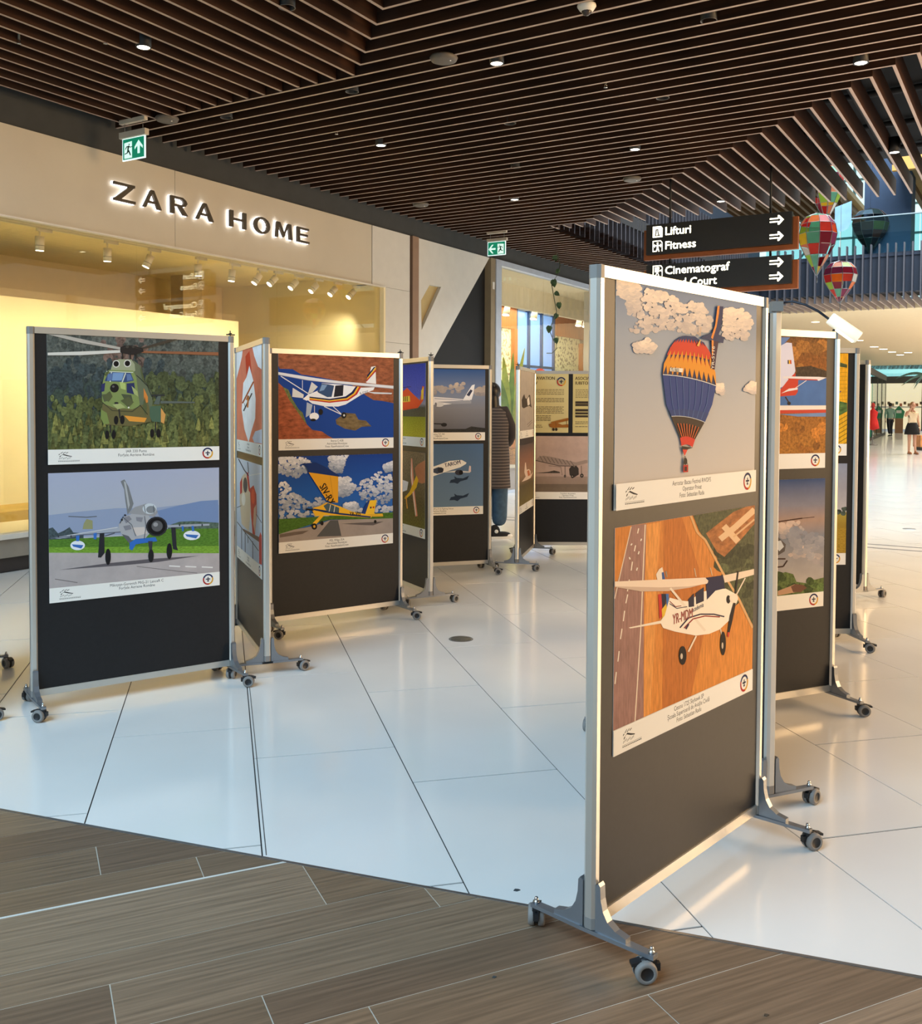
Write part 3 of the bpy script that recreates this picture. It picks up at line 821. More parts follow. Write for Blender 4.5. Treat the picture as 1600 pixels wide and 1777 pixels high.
        self.ring(0.925, c * 0.52, c * 0.40)
        return self
    def build(self, label, name='photo_poster', group='photograph posters pinned to the boards'):
        me = bpy.data.meshes.new(name); me.from_pydata(self.v, [], self.f)
        for m in INKS: me.materials.append(m)
        me.polygons.foreach_set('material_index', self.m)
        at = me.color_attributes.new('ink', 'FLOAT_COLOR', 'CORNER')
        buf = np.ones((len(me.loops), 4), np.float32); i = 0
        for cs in self.c:
            for c in cs: buf[i, :3] = c[:3]; i += 1
        at.data.foreach_set('color', buf.ravel())
        # make every face look out of the print
        me.update()
        o = bpy.data.objects.new(name, me); COL.objects.link(o)
        bo = BOARDS[self.key]; o.rotation_euler = bo.rotation_euler
        rz = bo.rotation_euler[2]; lx, ly = self.x0 - PW / 2, -0.0104
        o.location = (bo.location[0] + lx * math.cos(rz) - ly * math.sin(rz), bo.location[1] + lx * math.sin(rz) + ly * math.cos(rz), self.z0)
        # the paper itself
        p = MB().box((0, 0.0001, 0), (self.w, 0.0011, self.h)); pm = p.build('paper', mat('poster_paper', (236, 233, 226), rough=0.5), o)
        return tag(o, label, 'poster', group)
XT, ZU, ZL = 0.072, 1.212, 0.528

# ---- camouflaged helicopter
a = Art('heli', XT, ZU, corners=[(140, 98), (1425, 140), (1450, 1022), (172, 1072)])
a.G([(0.115, (92, 96, 52)), (0.35, (74, 84, 58)), (0.6, (58, 70, 66)), (1, (98, 102, 96))], 1)
a.blobs((78, 84, 80), 220, (160, 110, 1440, 420), 24, 1, 3, 1.5, 0.2).blobs((108, 90, 82), 22, (560, 130, 900, 330), 40, 1, 12, 1.2, 0.12)
a.blobs((58, 68, 70), 140, (170, 300, 1000, 640), 30, 1, 8, 1.4, 0.16).blobs((76, 84, 56), 150, (900, 400, 1440, 700), 28, 1, 15, 1.5, 0.2).blobs((88, 94, 56), 260, (180, 560, 1440, 940), 26, 1, 5, 1.7, 0.22).pines((112, 112, 62), 90, (190, 740, 1440, 960), 30, 4)
a.P((176, 170, 160), [150, 105, 260, 108, 720, 200, 715, 216, 400, 165]).P((206, 204, 196), [150, 240, 700, 214, 722, 232, 400, 256, 150, 260])
a.P((72, 64, 54), [780, 216, 1040, 135, 1130, 125, 1000, 168, 860, 206]).P((140, 92, 64), [850, 219, 1425, 222, 1425, 246, 850, 233])
a.P((100, 108, 84), [790, 290, 845, 330, 880, 450, 930, 520, 942, 600, 925, 700, 860, 745, 800, 560, 770, 370]).P((206, 130, 60), [872, 495, 905, 560, 908, 690, 880, 692])
a.P((44, 40, 38), [690, 195, 720, 180, 775, 178, 860, 200, 866, 226, 780, 250, 690, 232])
for x in (708, 766, 808): a.L((40, 38, 36), 9, [x, 225, x, 282])
a.P((152, 158, 128), [620, 368, 640, 300, 682, 283, 775, 283, 800, 318, 806, 365, 790, 378])
for x, y in ((662, 317), (746, 313)): a.E((206, 204, 196), x, y, 27, 28).E((24, 22, 22), x, y, 20, 21)
a.P((126, 142, 84), [556, 500, 580, 385, 612, 362, 790, 366, 816, 420, 835, 560, 846, 622, 790, 668, 640, 662, 566, 602])
a.P((58, 76, 118), [578, 446, 600, 398, 622, 378, 772, 384, 797, 440, 740, 452]).P((118, 150, 192), [640, 384, 722, 384, 706, 440, 632, 442])
a.L((196, 204, 190), 9, [628, 378, 620, 452]).L((196, 204, 190), 9, [734, 384, 708, 458]).L((196, 204, 190), 6, [590, 374, 790, 380])
a.P((50, 52, 96), [556, 470, 584, 458, 578, 520, 556, 528]).P((48, 54, 92), [744, 462, 800, 456, 812, 545, 746, 530]).P((170, 188, 110), [690, 450, 735, 462, 738, 510, 700, 500])
a.P((86, 92, 66), [560, 546, 610, 540, 616, 590, 578, 600]).P((76, 84, 62), [704, 540, 780, 546, 792, 590, 742, 600])
a.E((34, 32, 31), 653, 497, 33, 33).E((96, 94, 92), 644, 486, 9, 8)
a.P((104, 98, 62), [568, 612, 650, 642, 790, 654, 905, 600, 934, 742, 790, 778, 600, 772, 560, 700]).P((222, 150, 60), [730, 700, 900, 716, 884, 748, 770, 742])
a.P((122, 138, 76), [556, 656, 600, 682, 622, 762, 580, 768, 556, 722]).P((76, 100, 80), [924, 630, 1002, 624, 1012, 690, 1006, 748, 940, 742, 920, 700]).P((208, 152, 84), [1004, 640, 1040, 690, 1030, 758, 1006, 746])
a.P((88, 98, 92), [948, 612, 985, 538, 1003, 545, 992, 616]).L((54, 56, 56), 12, [934, 548, 1030, 546]).P((92, 100, 94), [1000, 588, 1256, 592, 1256, 602, 1000, 608])
a.L((54, 52, 48), 12, [690, 650, 700, 720]).L((54, 52, 48), 10, [630, 770, 632, 830]).L((54, 52, 48), 10, [966, 745, 968, 825])
for x, y, r in ((671, 735, 17), (717, 732, 17), (606, 845, 15), (655, 842, 15), (942, 830, 15), (989, 829, 15)): a.E((30, 28, 28), x, y, r, 33)
for q in ([600, 395, 640, 386, 630, 440, 596, 446], [740, 392, 770, 392, 788, 436, 746, 442]): a.P((92, 116, 160), q)
for q in ([570, 560, 620, 520, 640, 560, 610, 600], [700, 590, 760, 560, 800, 600, 760, 640], [840, 340, 866, 400, 880, 470, 856, 420], [880, 560, 900, 640, 890, 700, 868, 640], [575, 400, 598, 372, 612, 372, 590, 410]): a.P((86, 92, 60), q, 5)
for q in ([640, 620, 700, 610, 740, 640, 680, 655], [780, 480, 826, 520, 834, 560, 800, 540]): a.P((160, 170, 110), q, 5)
a.L((40, 40, 36), 4, [815, 400, 850, 430, 900, 480, 935, 560]).L((40, 40, 36), 4, [845, 620, 905, 690]).L((58, 60, 48), 4, [566, 604, 640, 664, 790, 670, 846, 624]).L((40, 42, 38), 4, [820, 270, 850, 300, 856, 340]).E((230, 226, 214), 672, 612, 7, 6).E((230, 226, 214), 762, 640, 6, 6).E((52, 50, 46), 670, 608, 16, 8)
a.L((60, 58, 52), 4, [716, 200, 760, 178, 800, 196, 850, 212]).E((70, 66, 60), 742, 190, 12, 10).E((70, 66, 60), 786, 190, 10, 9)
a.caption(['IAR 330 Puma', 'Forțele Aeriene Române']).build('poster of a camouflaged helicopter hovering before forest, far left board')

# ---- grey jet taxiing
a = Art('heli', XT, ZL, corners=[(163, 75), (1375, 35), (1390, 868), (183, 998)])
a.G([(0.115, (172, 176, 188)), (0.6, (176, 180, 190)), (1, (168, 174, 196))], 0)
a.P((146, 158, 184), [163, 372, 400, 345, 650, 322, 900, 322, 1100, 300, 1378, 300, 1378, 470, 163, 540]).P((116, 138, 178), [940, 342, 1100, 302, 1250, 272, 1372, 264, 1380, 440, 980, 440])
a.P((70, 82, 86), [163, 470, 200, 458, 238, 500, 282, 480, 320, 456, 346, 494, 420, 500, 420, 560, 163, 560], 1).P((82, 100, 88), [1018, 446, 1100, 418, 1200, 414, 1378, 426, 1378, 480, 1018, 480], 1)
a.P((84, 124, 44), [163, 545, 420, 535, 700, 520, 1020, 470, 1378, 466, 1384, 650, 163, 645], 4).P((118, 158, 54), [163, 600, 1382, 590, 1384, 650, 163, 645], 4)
a.P((178, 168, 166), [163, 638, 1384, 642, 1392, 880, 163, 1000], 5).P((96, 90, 94), [250, 760, 600, 712, 900, 682, 1240, 660, 950, 704, 700, 728])
for x in (1030, 1145, 1262): a.L((226, 222, 218), 9, [x, 732 + (x - 1030) * 0.03, x + 78, 736 + (x - 1030) * 0.03])
a.L((110, 104, 102), 4, [800, 735, 1100, 770, 1230, 782]).L((110, 104, 102), 5, [220, 825, 380, 850])
a.P((150, 150, 108), [412, 470, 420, 430, 440, 398, 482, 410, 484, 470]).L((96, 100, 104), 6, [310, 380, 440, 386, 512, 380])
a.P((122, 124, 126), [678, 132, 705, 118, 735, 170, 772, 290, 756, 332, 730, 368, 712, 260, 704, 190]).P((176, 178, 180), [700, 130, 716, 140, 745, 300, 735, 330, 722, 250])
a.P((164, 170, 182), [186, 534, 660, 452, 772, 452, 762, 478, 690, 492, 420, 512, 250, 538]).L((96, 100, 112), 6, [186, 536, 420, 510, 690, 490]).P((160, 166, 178), [1012, 442, 1312, 432, 1312, 446, 1020, 460])
a.P((152, 152, 154), [735, 358, 780, 315, 860, 290, 922, 300, 944, 352, 920, 384, 870, 374, 780, 368]).E((198, 206, 212), 886, 326, 50, 38).E((132, 136, 140), 896, 332, 34, 26)
a.P((170, 170, 174), [666, 440, 700, 388, 760, 362, 880, 374, 910, 420, 890, 500, 852, 544, 760, 548, 690, 514]).P((206, 196, 190), [760, 460, 850, 455, 870, 500, 800, 520]).P((96, 98, 104), [740, 520, 690, 505, 760, 590, 770, 560])
a.P((52, 108, 190), [748, 566, 790, 540, 930, 528, 944, 556, 830, 572, 792, 578, 766, 622, 746, 612])
a.E((46, 46, 50), 938, 452, 76, 70).E((22, 22, 24), 938, 452, 64, 59).E((92, 92, 94), 941, 449, 40, 39).E((150, 150, 152), 930, 438, 17, 15)
for x, y, w in ((378, 586, 52), (1188, 515, 60)): a.E((228, 232, 238), x, y, w, 34).P((58, 108, 182), [x - w * 0.8, y - 8, x + w * 0.8, y - 2, x + w * 0.5, y + 22, x - w * 0.6, y + 8])
for q in ([365, 518, 391, 514, 388, 556, 368, 556], [490, 500, 513, 496, 510, 542, 492, 542], [1185, 448, 1200, 448, 1206, 486, 1188, 486], [1114, 450, 1130, 450, 1130, 486, 1118, 486]): a.P((58, 112, 190), q)
a.P((42, 42, 46), [534, 500, 566, 498, 570, 640, 545, 672, 524, 672]).E((28, 28, 30), 595, 667, 20, 58).P((60, 60, 64), [878, 556, 910, 556, 905, 640, 890, 640]).E((34, 34, 36), 900, 660, 20, 46).P((44, 44, 50), [1040, 458, 1072, 458, 1080, 590, 1092, 622, 1055, 612]).E((30, 30, 32), 1030, 627, 20, 57)
for q in ([700, 392, 740, 376, 760, 400, 720, 430], [790, 385, 840, 388, 830, 420, 795, 412], [700, 450, 750, 440, 760, 470, 715, 480]): a.P((132, 132, 140), q, 5)
a.L((84, 86, 94), 4, [700, 388, 760, 440, 790, 520]).L((84, 86, 94), 4, [850, 378, 862, 450, 850, 540]).L((96, 98, 104), 4, [846, 300, 856, 352]).L((96, 98, 104), 4, [912, 302, 918, 356]).L((60, 62, 68), 5, [700, 380, 690, 400, 676, 430]).L((220, 222, 226), 4, [300, 516, 660, 458]).L((70, 72, 80), 5, [570, 520, 640, 498]).E((60, 60, 66), 712, 372, 8, 7).E((50, 50, 54), 690, 404, 8, 8)
for x in (240, 330, 1100, 1260): a.E((60, 62, 70), x, 520 - (x > 900) * 78, 5, 8)
a.caption(['Mikoyan-Gurevich MiG-21 LanceR C', 'Forțele Aeriene Române']).build('poster of a grey fighter jet facing forward on a runway, far left board')

# ---- white light plane above blue water
a = Art('blue', XT - 0.01, ZU, w=0.89, corners=[(427, 185), (1500, 228), (1497, 1048), (427, 1065)])
a.G([(0.115, (20, 66, 146)), (1, (20, 58, 130))])
a.P((146, 86, 58), [427, 180, 1500, 220, 1500, 642, 1400, 622, 1310, 612, 1240, 570, 1100, 470, 900, 420, 760, 395, 640, 378, 560, 330, 440, 325, 427, 300], 3)
a.P((156, 84, 54), [427, 450, 470, 490, 520, 520, 550, 600, 612, 690, 640, 720, 690, 830, 740, 880, 830, 895, 880, 930, 945, 965, 427, 970], 3)
a.P((104, 112, 66), [470, 490, 520, 515, 556, 600, 612, 690, 650, 722, 690, 830, 664, 800, 600, 710, 530, 610], 1)
a.P((118, 98, 66), [958, 790, 1050, 728, 1140, 735, 1170, 790, 1240, 800, 1292, 852, 1200, 855, 1140, 890, 1040, 870, 965, 830], 3)
a.P((216, 218, 222), [427, 355, 800, 415, 1000, 440, 1500, 484, 1500, 512, 1200, 480, 900, 455, 700, 432, 427, 382]).L((150, 152, 160), 5, [427, 380, 700, 430, 900, 454, 1500, 510])
a.P((232, 230, 228), [1240, 450, 1275, 380, 1290, 310, 1330, 304, 1336, 466, 1250, 456]).P((24, 30, 66), [1252, 388, 1316, 312, 1332, 310, 1256, 408]).P((226, 176, 50), [1256, 408, 1332, 312, 1334, 332, 1248, 428]).P((176, 44, 40), [1248, 428, 1334, 332, 1334, 352, 1244, 448])
a.L((220, 222, 226), 8, [450, 392, 720, 562]).L((220, 222, 226), 5, [650, 430, 650, 512]).P((206, 212, 218), [1250, 538, 1486, 548, 1480, 560, 1320, 556])
a.P((232, 232, 234), [655, 600, 700, 560, 800, 522, 830, 458, 1000, 470, 1150, 490, 1200, 500, 1322, 496, 1310, 522, 1200, 562, 1050, 652, 980, 670, 860, 668, 740, 642, 700, 612])
a.P((52, 76, 112), [788, 534, 830, 460, 890, 468, 944, 480, 920, 582, 880, 584, 800, 545]).P((34, 34, 44), [955, 480, 1032, 474, 1026, 572, 940, 584]).P((120, 150, 186), [830, 470, 880, 474, 850, 520, 806, 532])
a.P((24, 30, 74), [715, 578, 900, 600, 1050, 578, 1106, 540, 1146, 488, 1162, 490, 1126, 550, 1060, 594, 900, 613, 715, 590]).P((228, 176, 52), [715, 590, 900, 613, 1060, 594, 1126, 550, 1162, 490, 1178, 492, 1140, 556, 1066, 606, 900, 624, 715, 602]).P((184, 46, 42), [715, 602, 900, 624, 1066, 606, 1140, 556, 1178, 492, 1196, 494, 1156, 562, 1072, 618, 900, 636, 715, 612])
a.P((204, 204, 200), [735, 445, 792, 490, 742, 542, 700, 552]).P((214, 214, 212), [560, 498, 662, 560, 656, 592, 555, 580]).P((168, 180, 194), [690, 630, 742, 652, 722, 742, 680, 766]).P((240, 238, 234), [652, 600, 700, 562, 714, 600, 690, 616])
a.L((220, 220, 222), 8, [850, 668, 1012, 742]).L((220, 220, 222), 7, [932, 668, 1010, 738]).L((210, 212, 216), 6, [760, 660, 762, 742]).E((240, 240, 240), 758, 758, 44, 34).E((24, 24, 26), 748, 790, 26, 12).E((26, 26, 28), 818, 718, 22, 28).E((26, 26, 28), 1033, 750, 25, 28).E((200, 198, 196), 1036, 750, 9, 10)
u, v = a.uv((1185, 566)); a.T('R-5207', u, v, 0.026, (60, 60, 70), 'l', 0.9, 0.22)
a.caption(['Ikarus C-42B', 'Aeroclubul României', 'Foto: RawAviationCrew']).build('poster of a white light plane with tricolour stripes above deep blue water')

# ---- yellow plane on the apron
a = Art('blue', XT - 0.012, ZL, w=0.885, corners=[(427, 68), (1497, 55), (1483, 872), (417, 945)])
a.G([(0.115, (60, 120, 190)), (0.6, (28, 88, 170)), (1, (16, 58, 134))])
CL = (206, 206, 210)
for q in ([427, 75, 500, 70, 620, 66, 722, 100, 730, 140, 690, 200, 640, 240, 590, 262, 500, 230, 427, 205], [900, 78, 1080, 62, 1046, 130, 1022, 220, 940, 212, 905, 160], [985, 270, 1080, 262, 1142, 350, 1090, 424, 985, 446],
          [1150, 372, 1200, 310, 1250, 282, 1330, 240, 1400, 208, 1492, 256, 1492, 490, 1300, 520, 1200, 470], [427, 290, 500, 300, 560, 400, 640, 440, 700, 482, 800, 440, 850, 470, 872, 540, 427, 566], [1410, 160, 1492, 130, 1492, 210, 1430, 220], [1030, 510, 1140, 490, 1170, 560, 1040, 560]): a.cloud((226, 226, 230), (128, 140, 160), q, 190, 13, len(q))
a.cloud((196, 198, 204), (150, 158, 170), [427, 555, 900, 570, 1492, 530, 1490, 590, 427, 630], 140, 13, 2).P((72, 108, 36), [417, 632, 1492, 590, 1490, 650, 900, 645, 700, 692, 417, 776], 4)
a.P((158, 146, 138), [417, 770, 560, 730, 750, 700, 900, 650, 1492, 645, 1490, 880, 417, 950], 5).P((110, 96, 86), [427, 770, 560, 750, 700, 740, 640, 770, 500, 790, 427, 800], 5).P((86, 86, 86), [772, 798, 900, 652, 972, 652, 1002, 796]).P((96, 88, 86), [1000, 685, 1400, 672, 1300, 706, 1180, 700])
a.P((228, 164, 38), [703, 212, 980, 254, 975, 492, 930, 492, 868, 470]).P((18, 48, 108), [653, 132, 770, 124, 850, 160, 990, 244, 980, 256, 700, 210, 690, 180]).L((180, 124, 30), 3, [905, 250, 935, 490])
u, v = a.uv((800, 340)); a.T('SIV-RY', u, v, 0.075, (30, 26, 24), 'l', 0.75, -1.05, 1)
a.P((236, 184, 44), [733, 560, 745, 535, 800, 522, 870, 488, 1000, 530, 1100, 575, 1200, 598, 1322, 595, 1280, 637, 1000, 612, 850, 606, 760, 612]).P((20, 46, 100), [745, 542, 850, 560, 1000, 588, 1282, 624, 1276, 636, 1000, 604, 850, 580, 745, 556]).P((70, 92, 104), [838, 520, 880, 494, 985, 540, 982, 584, 870, 570]).L((224, 222, 210), 6, [905, 510, 890, 572]).L((224, 222, 210), 6, [945, 524, 935, 580])
a.P((238, 190, 48), [1208, 602, 1264, 480, 1337, 474, 1310, 602]).P((24, 56, 120), [1188, 592, 1258, 480, 1272, 480, 1228, 602]).P((26, 30, 70), [1275, 535, 1288, 535, 1286, 552, 1273, 552]).P((190, 50, 40), [1300, 533, 1314, 533, 1312, 550, 1298, 550]).P((222, 172, 46), [1246, 605, 1390, 600, 1396, 626, 1300, 626])
a.L((30, 28, 28), 12, [672, 545, 745, 556]).P((236, 184, 44), [735, 676, 830, 580, 856, 590, 762, 694]).E((28, 26, 26), 750, 705, 26, 29).E((216, 168, 60), 750, 705, 11, 12).E((28, 26, 26), 822, 676, 15, 21).E((28, 26, 26), 1320, 672, 13, 15)
u, v = a.uv((1078, 612)); a.T('YR-VIS', u, v, 0.035, (24, 22, 22), 'l', 0.9, -0.05, 1)
a.caption(['PZL Wilga 35A', 'Aeroclubul României', 'Foto: RawAviationCrew']).build('poster of a parked yellow plane under blue cloudy sky, lower on its black board')

# ---- hot air balloon
a = Art('balloon', XT + 0.006, ZU + 0.005, corners=[(210, 185), (1172, 350), (1160, 1630), (200, 1760)])
a.G([(0.115, (196, 190, 186)), (0.45, (178, 180, 186)), (0.75, (158, 168, 184)), (1, (122, 140, 172))], 0)
CB = (232, 214, 196)
for q in ([212, 190, 330, 210, 372, 260, 380, 380, 350, 450, 300, 440, 280, 330, 230, 300, 212, 320], [385, 320, 420, 260, 500, 275, 600, 310, 660, 370, 720, 340, 790, 360, 850, 430, 870, 520, 800, 560, 700, 560, 560, 530, 420, 560, 300, 540, 330, 470, 390, 400],
          [930, 400, 980, 380, 1040, 400, 1080, 380, 1120, 440, 1130, 500, 1090, 590, 1000, 600, 940, 570], [320, 640, 420, 600, 480, 640, 440, 690, 340, 680], [1085, 930, 1130, 890, 1170, 900, 1170, 950, 1120, 950], [890, 910, 925, 900, 930, 960, 900, 950]): a.cloud((244, 226, 208), (196, 186, 184), q, max(40, len(q) * 11), 15, len(q))
Lb = [(612, 600), (576, 645), (548, 705), (522, 800), (519, 838), (545, 1040), (578, 1120), (640, 1266), (650, 1322)]
Rb = [(800, 618), (842, 680), (864, 742), (882, 870), (886, 912), (860, 1040), (808, 1160), (743, 1277), (726, 1330)]
def row(t, u):
    i = min(int(t), 7); f = t - i
    l = (Lb[i][0] + (Lb[i + 1][0] - Lb[i][0]) * f, Lb[i][1] + (Lb[i + 1][1] - Lb[i][1]) * f); r = (Rb[i][0] + (Rb[i + 1][0] - Rb[i][0]) * f, Rb[i][1] + (Rb[i + 1][1] - Rb[i][1]) * f)
    return [l[0] + (r[0] - l[0]) * u, l[1] + (r[1] - l[1]) * u - 60 * u * (1 - u)]
def band(t0, t1, col, k=0):
    n = max(2, int((t1 - t0) * 3)); p = []
    for j in range(9): p += row(t0, j / 8)
    for i in range(1, n): p += row(t0 + (t1 - t0) * i / n, 1)
    for j in range(8, -1, -1): p += row(t1, j / 8)
    for i in range(n - 1, 0, -1): p += row(t0 + (t1 - t0) * i / n, 0)
    a.P(col, p, k)
a.P((30, 52, 104), [612, 602, 640, 582, 675, 573, 740, 578, 800, 620, 700, 640])
band(0, 2.2, (206, 58, 36)); band(2.0, 4, (22, 40, 84)); band(4, 6, (18, 56, 130)); band(6, 7, (52, 40, 34)); band(7, 8, (206, 52, 40))
for k in range(11):
    a.P((34, 56, 110), row(0, k / 11) + row(0.55, (k + 0.5) / 11) + row(0, (k + 1) / 11))
    a.P((224, 148, 40), row(1.5, (k + 0.5) / 11) + row(2.6, (k + 1.15) / 11) + row(4, (k + 0.95) / 11) + row(2.75, (k + 0.5) / 11) + row(4, (k + 0.05) / 11) + row(2.6, (k - 0.15) / 11))
    a.P((206, 58, 36), row(1.9, (k - 0.02) / 11) + row(2.5, k / 11) + row(2.3, (k + 0.1) / 11)) if k else None
band(5.5, 6, (22, 56, 120))
for j in range(1, 8): a.L((72, 108, 168), 3, row(4.05, j / 8) + row(5, j / 8) + row(5.95, j / 8))
a.L((220, 222, 224), 5, sum([row(4, j / 8) for j in range(9)], [])).L((200, 204, 210), 4, sum([row(6, j / 8) for j in range(9)], []))
for j in range(1, 9): a.L((196, 92, 44), 6, row(6.35, j / 9) + row(7.0, j / 9))
a.P((48, 34, 30), [648, 1322, 726, 1332, 690, 1344, 668, 1390, 654, 1345]).P((214, 66, 50), [654, 1345, 688, 1346, 668, 1390])
a.L((60, 50, 46), 4, [668, 1390, 664, 1450]).L((60, 50, 46), 4, [672, 1390, 690, 1450]).E((40, 34, 34), 675, 1425, 12, 24).P((178, 44, 38), [660, 1450, 693, 1448, 693, 1498, 660, 1500]).P((60, 30, 30), [668, 1462, 684, 1462, 684, 1490, 668, 1490])
a.P((236, 230, 220), [566, 790, 655, 795, 652, 822, 566, 815]); u, v = a.uv((570, 816)); a.T('YR-9003', u, v, 0.017, (40, 36, 36), 'l', 0.82, -0.03, 1)
a.P((36, 52, 96), [776, 588, 800, 572, 870, 548, 938, 582, 930, 622, 880, 612, 800, 596]).P((34, 44, 92), [892, 372, 930, 372, 926, 440, 908, 540, 880, 606, 850, 590, 880, 500]).P((226, 140, 60), [890, 372, 904, 366, 900, 420, 884, 510, 858, 596, 846, 584, 874, 500])
a.P((56, 30, 62), [852, 604, 898, 612, 884, 700, 872, 802, 845, 792, 858, 690]).P((226, 140, 60), [850, 600, 864, 604, 862, 690, 852, 720]).L((200, 170, 140), 5, [750, 548, 772, 574, 776, 515]).P((226, 176, 90), [748, 640, 770, 600, 776, 604, 764, 646])
u, v = a.uv((868, 800)); a.T('YR-5116', u, v, 0.028, (230, 222, 214), 'l', 0.75, 1.53)
a.caption(['Aerostar Bacau Festival RWDFS', 'Operator Privat', 'Foto: Sebastian Radu']).build('large poster of a blue and orange hot air balloon, upper on the nearest board')

# ---- high-wing plane above stubble fields
a = Art('balloon', XT + 0.012, ZL - 0.002, corners=[(193, 215), (1133, 55), (1120, 1295), (193, 1745)])
a.G([(0.115, (214, 138, 62)), (1, (204, 128, 60))], 6)
a.P((188, 112, 50), [520, 140, 640, 130, 760, 480, 800, 900, 700, 1400, 520, 1450], 6).P((222, 150, 76), [405, 190, 500, 170, 480, 500, 470, 900, 440, 1480, 395, 1490], 6)
a.P((156, 118, 108), [306, 196, 405, 184, 400, 400, 392, 700, 396, 1500, 193, 1590, 193, 640, 240, 480], 6)
a.L((232, 214, 190), 7, [396, 190, 385, 500, 372, 900, 338, 1520]).L((226, 206, 184), 6, [302, 205, 250, 440, 195, 690])
for p in ([352, 215, 345, 250], [332, 330, 324, 370], [312, 440, 304, 500], [292, 560, 280, 640], [282, 660, 270, 720], [262, 770, 254, 840], [246, 890, 236, 960], [228, 1040, 220, 1110], [210, 1180, 202, 1260]): a.L((236, 222, 204), 7, p)
for p in ([372, 285, 366, 300], [356, 370, 350, 390], [345, 480, 340, 500], [300, 330, 308, 318], [290, 410, 296, 425]): a.L((236, 226, 210), 8, p)
a.P((82, 84, 58), [715, 120, 1135, 50, 1125, 862, 1010, 650, 930, 520, 870, 390, 760, 232], 1).blobs((74, 78, 52), 20, (900, 320, 1120, 700), 60, 1, 6).L((214, 166, 112), 15, [700, 125, 745, 240, 800, 290, 870, 420, 920, 512, 1030, 690, 1122, 880])
a.P((166, 106, 60), [805, 246, 900, 170, 990, 100, 1135, 40, 1132, 180, 1030, 300, 930, 404, 880, 372], 3).L((222, 186, 146), 40, [900, 286, 1000, 205, 1132, 84]).L((222, 186, 146), 42, [925, 196, 1022, 302]).L((214, 172, 130), 12, [990, 270, 1132, 150])
a.P((150, 136, 120), [540, 500, 548, 540, 540, 545, 532, 505]).L((210, 190, 160), 5, [728, 482, 740, 540]).L((210, 190, 160), 5, [835, 478, 848, 530])
a.P((236, 220, 200), [470, 525, 490, 490, 512, 475, 532, 562, 480, 566]).P((52, 90, 150), [508, 512, 522, 508, 532, 562, 512, 562])
a.P((198, 52, 44), [485, 660, 506, 655, 518, 800, 495, 824]).P((30, 32, 56), [506, 655, 536, 655, 536, 770, 518, 806]).P((228, 184, 60), [510, 760, 540, 720, 552, 790, 515, 824]).P((64, 110, 176), [536, 655, 556, 655, 560, 790, 548, 790])
a.P((238, 224, 204), [288, 882, 552, 824, 552, 846, 300, 888]).P((244, 232, 214), [498, 842, 530, 800, 562, 680, 640, 700, 690, 704, 780, 640, 860, 624, 940, 618, 1000, 650, 1022, 690, 990, 764, 962, 832, 900, 892, 830, 922, 740, 934, 600, 908, 520, 884])
a.P((44, 42, 62), [688, 692, 726, 650, 727, 738, 690, 744]).P((44, 42, 62), [736, 650, 792, 608, 792, 702, 740, 724]).P((36, 38, 72), [805, 545, 920, 528, 932, 616, 870, 632, 812, 694])
a.P((206, 180, 160), [193, 610, 370, 640, 550, 636, 700, 612, 820, 580, 812, 560, 193, 590]).P((238, 216, 194), [193, 574, 560, 556, 800, 544, 822, 566, 812, 586, 690, 604, 500, 612, 193, 606]).P((232, 212, 190), [920, 530, 1132, 484, 1132, 522, 1020, 556, 932, 578])
a.L((236, 220, 200), 15, [566, 616, 660, 730, 802, 902]).L((230, 214, 194), 8, [1070, 545, 1010, 660]).L((236, 216, 190), 11, [742, 936, 690, 1042]).L((220, 200, 176), 8, [905, 890, 920, 960])
a.L((52, 44, 70), 9, [632, 882, 690, 815, 770, 790, 860, 790, 930, 806]).L((150, 52, 50), 8, [660, 884, 720, 822, 800, 802, 900, 808]).L((52, 44, 70), 12, [672, 890, 690, 856]).L((130, 50, 54), 5, [562, 704, 600, 740, 640, 735]).L((52, 44, 70), 5, [562, 720, 610, 752, 680, 740])
u, v = a.uv((582, 862)); a.T('YR-MDM', u, v, 0.045, (170, 90, 80), 'l', 0.72, 0.02, 1)
u, v = a.uv((715, 778)); a.T('academia', u, v, 0.022, (60, 56, 84), 'l', 0.9, 0.1)
a.E((32, 26, 26), 652, 1067, 25, 63).E((206, 190, 170), 644, 1072, 8, 20).E((32, 26, 26), 922, 985, 19, 80).E((206, 190, 170), 918, 1000, 6, 22)
a.E((30, 26, 26), 956, 690, 13, 28).E((240, 224, 204), 992, 682, 29, 32).L((32, 26, 28), 11, [1020, 500, 1002, 650]).P((36, 28, 30), [990, 712, 1006, 715, 985, 830, 965, 912, 952, 908, 965, 800]).P((200, 60, 44), [952, 908, 965, 912, 960, 944, 950, 938])
a.caption(['Cessna 172S Skyhawk SP', 'Școala Superioară de Aviație Civilă', 'Foto: Sebastian Radu']).build('large poster of a white high-wing plane over orange fields, lower on the nearest board')

